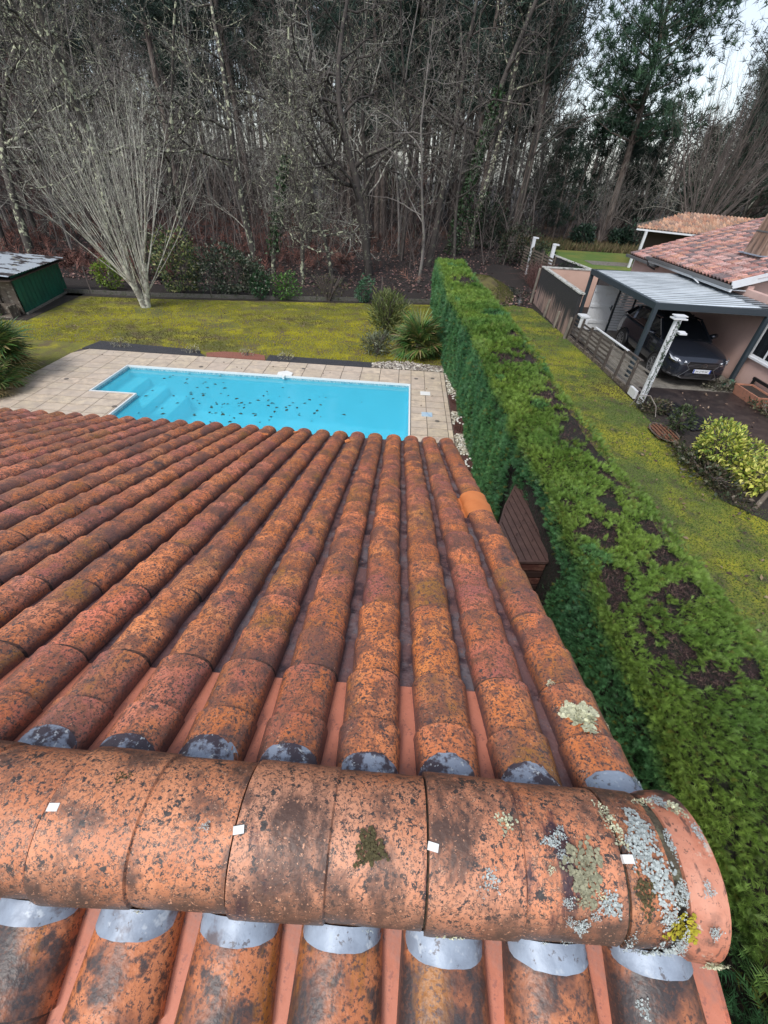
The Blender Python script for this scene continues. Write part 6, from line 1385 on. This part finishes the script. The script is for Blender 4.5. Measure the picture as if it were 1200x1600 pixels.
me = bpy.data.meshes.new('cabin'); me.from_pydata(V, [], [tuple(reversed(f)) for f in F]); me.materials.append(m_carp); me.materials.append(m_carg); me.polygons.foreach_set('material_index', mi); me.update(); cab = link('cabin', me, car)
for s_ in (-1, 1):     # pillars and window trims
    mb = MB(); P_ = lambda y, f: None
    for (a, b, w) in (((s_ * .79, -1.0, 1.05), (s_ * .645, -.25, 1.50), .07), ((s_ * .80, .32, 1.1), (s_ * .655, .32, 1.55), .06), ((s_ * .79, 1.25, 1.12), (s_ * .63, 1.35, 1.52), .09), ((s_ * .75, 2.0, 1.14), (s_ * .60, 1.62, 1.45), .16), ((s_ * .655, -.25, 1.53), (s_ * .60, 1.7, 1.47), .05), ((s_ * .815, -1.0, 1.05), (s_ * .79, 2.0, 1.13), .03)):
        mb.beam(a, b, w, .035)
    mb.build('pillar_trim', m_carp, cab)
    mb = MB(); mb.beam((s_ * .82, -.92, 1.07), (s_ * .80, 1.9, 1.145), .012, .018); mb.build('chrome_strip', m_chrome, cab)
    # mirror
    mb = MB(); mb.tube([(s_ * .88, -.62, 1.12), (s_ * 1.06, -.66, 1.16)], [.05, .085], 8); mb.tube([(s_ * .92, -.68, 1.13), (s_ * 1.1, -.64, 1.17)], [.08, .07], 8); mb.build('mirror', m_carp, car, smooth=True)
    # headlight and lower blade
    mb = MB(); mb.add([(s_ * .50, -2.235, .80), (s_ * .84, -2.06, .86), (s_ * .895, -1.86, .90), (s_ * .86, -2.02, .79), (s_ * .70, -2.19, .745), (s_ * .50, -2.275, .77)], [(0, 1, 2, 3, 4, 5) if s_ > 0 else (5, 4, 3, 2, 1, 0)])
    mb.V = [(x * 1.015, y - .035, z) for x, y, z in mb.V]; mb.build('headlight', m_lamp, car)
    mb = MB(); mb.beam((s_ * .50, -2.335, .735), (s_ * .79, -2.17, .725), .02, .022); mb.beam((s_ * .79, -2.17, .725), (s_ * .90, -1.95, .80), .02, .02); mb.build('light_blade', m_chrome, car)
    mb = MB(); mb.add([(s_ * .55, -2.325, .46), (s_ * .84, -2.10, .58), (s_ * .88, -2.06, .36), (s_ * .70, -2.27, .32)], [(0, 1, 2, 3) if s_ > 0 else (3, 2, 1, 0)]); mb.build('air_intake', m_black, car)
    mb = MB(); mb.beam((s_ * .52, -2.345, .33), (s_ * .86, -2.12, .40), .02, .02); mb.build('bumper_trim', m_chrome, car)
    for yy in (-1.38, 1.31):
        wh = empty('wheel', (s_ * .86, yy, .355), parent=car)
        mb = MB(); mb.tube([(-.12, 0, 0), (-.11, 0, 0), (.10, 0, 0), (.115, 0, 0)], [.30, .355, .355, .32], 28); mb.build('tyre', m_tyre, wh, smooth=False)
        mb = MB(); mb.tube([(s_ * .100, 0, 0), (s_ * .121, 0, 0)], [.255, .255], 28); mb.build('wheel_disc', m_black, wh)
        mb = MB()
        for q in range(10):
            a = q * math.pi / 5; mb.beam((s_ * .125, .03 * math.cos(a), .03 * math.sin(a)), (s_ * .128, .24 * math.cos(a + .12), .24 * math.sin(a + .12)), .03, .02, upv=(1, 0, 0))
        for q in range(24):
            a = q * math.pi / 12; b = a + math.pi / 12; mb.beam((s_ * .125, .245 * math.cos(a), .245 * math.sin(a)), (s_ * .125, .245 * math.cos(b), .245 * math.sin(b)), .02, .02, upv=(1, 0, 0))
        mb.build('rim', m_rim, wh)
        mb = MB(); cpts = []
        for q in range(13):
            a = math.pi * q / 12; cpts.append((s_ * .945, yy + .40 * math.cos(a), .355 + .40 * math.sin(a)))
        mb.tube(cpts, .035, 6); mb.build('arch_trim', m_black, car)
        mb = MB(); n_ = 20; mb.tube([(s_ * .80, yy, .36), (s_ * .935, yy, .36)], [.39, .39], n_); mb.build('wheel_well', m_black, car)
# grille
mb = MB(); poly_ = [(-.44, .80), (.44, .80), (.47, .70), (.36, .58), (.56, .36), (.50, .30), (-.50, .30), (-.56, .36), (-.36, .58), (-.47, .70)]
mb.add([(x, -2.36 + abs(x) ** 2 * .22, z) for x, z in poly_], [tuple(range(10))]); mb.build('grille', m_black, car)
mb = MB()
for i in range(10):
    a, b = poly_[i], poly_[(i + 1) % 10]
    if i in (0,): continue
    mb.beam((a[0], -2.365 + a[0] ** 2 * .22, a[1]), (b[0], -2.365 + b[0] ** 2 * .22, b[1]), .015, .014)
for zz in (.345, .385, .425, .465, .665, .705, .745): w_ = .42; mb.beam((-w_, -2.362 + w_ ** 2 * .2, zz), (0, -2.368, zz), .006, .008); mb.beam((0, -2.368, zz), (w_, -2.362 + w_ ** 2 * .2, zz), .006, .008)
mb.build('grille_bars', mat('gunmetal', (.22, .225, .235), rough=.3, metal=.7), car)
mb = MB(); n_ = 24
for q in range(n_):
    a = 2 * math.pi * q / n_; b = 2 * math.pi * (q + 1) / n_; mb.beam((.085 * math.cos(a), -2.385, .715 + .058 * math.sin(a)), (.085 * math.cos(b), -2.385, .715 + .058 * math.sin(b)), .012, .012)
mb.beam((-.03, -2.385, .765), (-.045, -2.385, .69), .014, .014); mb.beam((-.045, -2.385, .69), (.045, -2.385, .69), .014, .014); mb.build('emblem', m_chrome, car)
mb = MB(); mb.box(-.26, .26, -2.40, -2.39, .50, .61); pl_ = mb.build('number_plate', mat('plate_white', (.75, .78, .82), rough=.4), car)
mb = MB(); mb.box(-.26, -.225, -2.403, -2.4005, .50, .61); mb.box(.225, .26, -2.403, -2.4005, .50, .61); mb.build('plate_band', mat('plate_blue', (.03, .08, .4), rough=.4), pl_)
tx = bpy.data.curves.new('plate_text', 'FONT'); tx.body = 'JH-219-NC'; tx.size = .085; tx.align_x = 'CENTER'; tx.align_y = 'CENTER'; tmp = bpy.data.objects.new('plate_text', tx); col.objects.link(tmp)
bpy.context.view_layer.update(); tm = bpy.data.meshes.new_from_object(tmp.evaluated_get(bpy.context.evaluated_depsgraph_get())); bpy.data.objects.remove(tmp)
tm.materials.clear(); tm.materials.append(m_black); link('plate_text', tm, pl_, loc=(0, -2.4045, .555), rot=(math.pi / 2, 0, 0))
mb = MB(); mb.beam((-.55, -.98, 1.075), (-.05, -.93, 1.10), .02, .015); mb.beam((.0, -.98, 1.085), (.5, -.93, 1.10), .02, .015); mb.build('wiper', m_black, car)

# things in front of the neighbour's carport
mb = MB(); o_ = empty('terracotta_trough', (11.0 - .35, 12.45, 0), .35 if False else 0, 'rectangular terracotta planter standing by the pink house wall', 'planter')
mb.add([(-.22, -.5, 0), (.22, -.5, 0), (.22, .5, 0), (-.22, .5, 0), (-.27, -.56, .3), (.27, -.56, .3), (.27, .56, .3), (-.27, .56, .3), (-.23, -.52, .3), (.23, -.52, .3), (.23, .52, .3), (-.23, .52, .3), (-.23, -.52, .26), (.23, -.52, .26), (.23, .52, .26), (-.23, .52, .26)],
       [(0, 3, 2, 1), (0, 1, 5, 4), (1, 2, 6, 5), (2, 3, 7, 6), (3, 0, 4, 7), (4, 5, 9, 8), (5, 6, 10, 9), (6, 7, 11, 10), (7, 4, 8, 11), (8, 9, 13, 12), (9, 10, 14, 13), (10, 11, 15, 14), (11, 8, 12, 15)])
mb.build('trough', mat('planter_clay', (.44, .2, .13), [(8, .5, .65, (.3, .15, .1))], rough=.8), o_)
mb = MB(); mb.add([(-.225, -.515, .262), (.225, -.515, .262), (.225, .515, .262), (-.225, .515, .262)], [(0, 1, 2, 3)]); mb.build('soil', m_dark_soil, o_)
mb = MB(); mb.box(10.88, 10.93, 11.9, 13.1, .42, .5); mb.box(10.885, 10.925, 11.92, 12.0, 0, .419); mb.box(10.885, 10.925, 13.0, 13.08, 0, .419); tag(mb.build('black_rail', m_black, loc=(0, 0, 0)), 'low black rail against the pink wall behind the terracotta trough', 'rail')
gp_ = mound('green_cover', 10.55, 13.45, .42, .35, .28, mat('green_plastic', (.05, .14, .09), [(8, .5, .6, (.25, .27, .22))], rough=.5), 9, 16, 12); del gp_['kind']; tag(gp_, 'crumpled green plastic sack at the foot of the front right carport post', 'sack')
mb = MB()
o_ = empty('black_pallet', (7.85, 10.9, 0), 0.25, 'black slatted grating lying at the edge of the dark driveway', 'grating')
for k in range(6): mb = MB(); mb.box(-.4, .4, -.75 + k * .0 + 0, .75, .03, .05) if False else mb.box(-.42 + k * .15, -.30 + k * .15, -.8, .8, .03, .055); mb.build('slat', m_black, o_)
for y in (-.7, 0, .7): mb = MB(); mb.box(-.42, .45, y - .04, y + .04, .01, .029); mb.build('bearer', m_black, o_)
shrub((7.48, 8.5, 0), .52, .82, .85, 2600, .105, [(.38, .40, .07), (.48, .46, .12), (.20, .27, .04), (.30, .36, .06), (.09, .15, .03)], 'yellow speckled aucuba bush beside the dark driveway', seed=60, stems=16, hollow=.55, leaf=([(0, 0, 0), (.2, .5, .05), (0, 1, -.08), (-.2, .5, .05)], LEAF_F), zlow=.05)
shrub((7.6, 7.55, 0), .35, .5, .55, 500, .12, [(.38, .40, .07), (.48, .46, .12), (.20, .27, .04)], 'low yellow speckled sprig hanging beside the leaning post', seed=61, stems=8, hollow=.4, zlow=.05)
shrub((6.85, 8.0, 0), .5, 1.4, .3, 1300, .09, [(.03, .045, .02), (.06, .06, .03), (.08, .06, .04)], 'dark creeping plants at the foot of the aucuba', name='ground_cover', cat='plants', seed=62, stems=10, hollow=.1)
shrub((7.15, 9.9, 0), .25, .3, .75, 500, .08, [(.03, .05, .02), (.06, .08, .03)], 'small upright evergreen beside the black grating', seed=63, stems=8)
shrub((7.1, 11.1, 0), .4, .35, .35, 500, .08, [(.04, .05, .02), (.10, .08, .05)], 'low weeds around the foot of the white post', name='weed', cat='weeds', seed=64, stems=8)
shrub((10.55, 11.5, 0), .3, .8, .22, 500, .08, [(.05, .06, .03), (.10, .09, .05), (.03, .04, .02)], 'ragged weeds along the base of the pink wall', name='weed', cat='weeds', seed=65, stems=8)
shrub((10.2, 13.2, 0), .5, .3, .25, 400, .09, [(.06, .06, .04), (.12, .11, .08)], 'dry weeds beside the green plastic sack', name='weed', cat='weeds', seed=66, stems=8)
mb = MB(); mb.tube([(7.15, 6.75, 0), (7.55, 7.05, .95)], [.045, .035], 8); tag(mb.build('leaning_post', m_oldw), 'grey leaning wooden post in front of the aucuba bush', 'post')
mb = MB(); pts = [(6.78 + .30 * math.cos(a), 9.75 + .50 * math.sin(a), .08) for a in np.linspace(0, 2 * math.pi, 21)]; mb.tube(pts, .018, 6, cap=False); o = mb.build('rim', m_oldw); 
rb = empty('round_grille', (6.78, 9.75, 0), 0, 'rusty oval grille lying in the weeds left of the black grating', 'grille'); o.parent = rb; o.location = (-6.78, -9.75, 0)
m_rust = mat('rust', (.20, .09, .05), [(12, .5, .6, (.1, .05, .04))], rough=.9)
for k in range(5): mb = MB(); x = -.2 + k * .1; h_ = .46 * math.sqrt(max(0, 1 - (x / .3) ** 2)); mb.box(x - .02, x + .02, -h_, h_, .07, .085); mb.build('bar', m_rust, rb)
mb = MB(); mb.add([(-.28, -.3, .05), (0, -.48, .05), (.28, -.3, .05), (.28, .3, .05), (0, .48, .05), (-.28, .3, .05)], [(0, 1, 2, 3, 4, 5)]); mb.build('backing', m_rust, rb)
pts = [(6.55, 11.3, .05), (6.62, 11.2, .42), (6.8, 11.0, .5), (6.95, 10.8, .3), (7.0, 10.7, .05)]; mb = MB(); mb.tube(pts, .012, 5); tag(mb.build('hose', m_slatw), 'pale bent hoop of hose near the foot of the white post', 'hose')

# porch of the farther house
PH = Vector((22, 37, 0)); ph2 = empty('porch', PH, label='open porch under an orange brown tile roof behind the pink roofed house', cat='porch')
e0, e1 = Vector((16.9, 37.2, 2.42)), Vector((21.5, 34.6, 2.25)); apx = Vector((20.0, 38.0, 3.42)); apx2 = Vector((24.4, 37.8, 3.15))
mb = MB(); 
A0 = Vector((16.9, 38.6, 2.5)); B0 = Vector((17.3, 36.6, 2.42)); C0_ = Vector((27, 33.0, 2.3)); 
roofpoly = [Vector((17.0, 38.4, 2.5)), Vector((20.6, 37.0 - 1.2, 2.35)), Vector((27.5, 33.8, 2.3)), Vector((27.6, 37.0, 3.35)), Vector((20.2, 39.2, 3.5))]
n_ = (roofpoly[1] - roofpoly[0]).cross(roofpoly[4] - roofpoly[0]).normalized()
pr_ = MB(); O_ = Vector((17.0, 38.4, 2.5)); Xd = (Vector((27.5, 34.0, 2.3)) - O_).normalized(); Dd0 = Vector((20.1, 39.4, 3.5)) - O_; Dd = Vector((-Xd.y, Xd.x, 0)).normalized(); Dd = (Dd * 1 + Vector((0, 0, .34))).normalized()
q = [O_, O_ + Xd * 11.3, O_ + Xd * 11.3 + Dd * 3.3, O_ + Xd * 3.0 + Dd * 3.3]
pr_.add([v - Vector((0, 0, .02)) - PH for v in q] + [v - Vector((0, 0, .1)) - PH for v in q], [(0, 1, 2, 3), (7, 6, 5, 4), (0, 4, 5, 1), (1, 5, 6, 2), (2, 6, 7, 3), (3, 7, 4, 0)])
pr_.add([q[3] - PH, q[2] - PH, q[2] + Vector((1.2, 3, -1)) - PH, q[3] + Vector((-2.2, 2.6, -1)) - PH, q[0] - PH], [(0, 1, 2, 3), (0, 3, 4)])
prf = pr_.build('roof', m_oldw, ph2)
tiled_roof('roof_tile', prf, PH, O_, Xd, Dd, 51, 10, .22, .34, 8, PALO, keep=lambda u, v: u > v * .9 - .1)
mb = MB(); mb.beam(O_ + Vector((-.02, -.05, -.07)), O_ + Xd * 11.3 + Vector((-.02, -.05, -.07)), .1, .1); mb.build('gutter', m_white, ph2, loc=-PH)
for x, y in ((17.6, 38.0), (17.2, 37.9)):
    mb = MB(); mb.box(x - .08, x + .08, y - .08, y + .08, 0, 2.35 if x > 17.4 else 1.0); mb.build('post', m_white, ph2, loc=-PH)
mb = MB(); mb.beam((21.8, 36.7, 1.1), (27.5, 34.4, 1.1), .15, 2.2); mb.build('wall', mat('ochre_render', (.35, .25, .15), rough=.9), ph2, loc=-PH)
mb = MB(); mb.beam((18.2, 39.6, 1.2), (27.5, 37.0, 1.2), .15, 2.4); mb.build('back_wall', m_wood_d, ph2, loc=-PH)
mb = MB(); mb.tube([(20.6, 36.75, 2.2), (20.6, 36.7, 1.9), (20.8, 36.8, 1.75), (20.8, 36.9, 1.2)], .04, 6); mb.build('downpipe', m_white, ph2, loc=-PH)
structure('x', (lambda mb: (mb.box(14.5, 18.2, 38.2, 40.2, .002, .03), mb.build('patio_slab', m_concrete))[1])(MB()))

# green shed at the left
m_green = mat('green_corrugated_sheet', (.014, .13, .085), [(3, .45, .65, (.012, .09, .065)), (30, .6, .7, (.02, .11, .08), 'fine')], rough=.4)
m_galv = mat('galvanised_sheet', (.60, .66, .72), [(1.6, .52, .56, (.07, .055, .055), 'noise', (.8, 1.5, 1)), (3, .6, .68, (.6, .6, .5))], rough=.35, metal=.3, bump=.2, bscale=10)
SH = Vector((-16.6, 18, 0)); sh = empty('shed', SH, label='low green corrugated metal shed with a tarnished tin roof at the left edge', cat='shed')
def corr(a, b, z0_, z1a, z1b, n, m, name, amp=.025):
    V = []; F = []; a = Vector(a); b = Vector(b); d = (b - a).normalized(); nn_ = Vector((-d.y, d.x, 0))
    for i in range(n * 4 + 1):
        t = i / (n * 4); off_ = nn_ * amp * (0, 1, 1, 0)[i % 4]; q_ = a.lerp(b, t) + off_; zt_ = z1a + (z1b - z1a) * t; V += [(q_.x, q_.y, z0_), (q_.x, q_.y, zt_)]
    F = [(2 * i, 2 * i + 2, 2 * i + 3, 2 * i + 1) for i in range(n * 4)]
    return link(name, nmesh(name, V, F, [m]), sh, loc=-SH)
corr((-14.1, 16.1, 0), (-14.98, 19.9, 0), .03, 1.28, 1.22, 13, m_green, 'side_panel')
corr((-14.98, 19.9, 0), (-19.5, 19.0, 0), .03, 1.22, 1.5, 15, m_green, 'back_panel')
corr((-19.5, 19.0, 0), (-18.7, 15.2, 0), .03, 1.5, 1.55, 13, m_green, 'far_panel')
mb = MB()
rq = [(-13.85, 15.75, 1.33), (-14.8, 20.2, 1.27), (-19.7, 19.2, 1.62), (-18.8, 14.9, 1.68)]
V = []; nn_ = 22
for i in range(nn_ * 2 + 1):
    t = i / (nn_ * 2); a = Vector(rq[0]).lerp(Vector(rq[1]), t); b = Vector(rq[3]).lerp(Vector(rq[2]), t); dz = .02 if i % 2 else 0; V += [(a.x, a.y, a.z + dz), (b.x, b.y, b.z + dz)]
link('roof_sheet', nmesh('roof_sheet', V, [(2 * i, 2 * i + 2, 2 * i + 3, 2 * i + 1) for i in range(nn_ * 2)], [m_galv]), sh, loc=-SH)
mb = MB(); mb.prism([q[:2] for q in rq], 1.18, 1.2); mb.build('ceiling_board', m_wood_d, sh, loc=-SH)
mb = MB(); mb.beam((-14.06, 16.1, .02), (-14.9, 19.9, .02), .08, .1); mb.build('plinth', m_concrete, sh, loc=-SH)
mb = MB(); mb.beam((-14.15, 16.1, .6), (-14.9, 16.25, .6), .03, 1.2); mb.build('front_panel', m_oldw, sh, loc=-SH)
for x, y in ((-14.95, 16.2), (-17.0, 15.7)): mb = MB(); mb.box(x - .04, x + .04, y - .04, y + .04, 0, 1.3); mb.build('post', m_oldw, sh, loc=-SH)
mb = MB(); mb.box(-.3, .3, -.2, .2, 0, .04); mb.box(-.3, -.26, -.2, .2, .041, .4); mb.box(.26, .3, -.2, .2, .041, .4); mb.box(-.259, .259, .16, .2, .041, .4); tag(mb.build('wooden_crate', m_oldw, loc=(-14.5, 15.75, 0)), 'small grey open crate at the front corner of the green shed', 'crate')
for (x, y, z, s_, lab, m) in ((-15.3, 15.9, 0, .35, 'grey blue bundled tarpaulin in the mouth of the green shed', mat('tarp', (.12, .15, .19), [(6, .5, .6, (.3, .33, .36))], rough=.6)), (-15.6, 16.6, 0, .5, 'black rubbish sack inside the green shed', mat('black_sack', (.012, .012, .014), rough=.3))):
    o = mound('tarpaulin' if z == 0 and s_ < .4 else 'rubbish_sack', x, y, s_ * 1.6, s_ * 1.2, s_ * 1.5, m, 11, 18, 12); del o['kind']; tag(o, lab, 'tarpaulin' if s_ < .4 else 'sack')
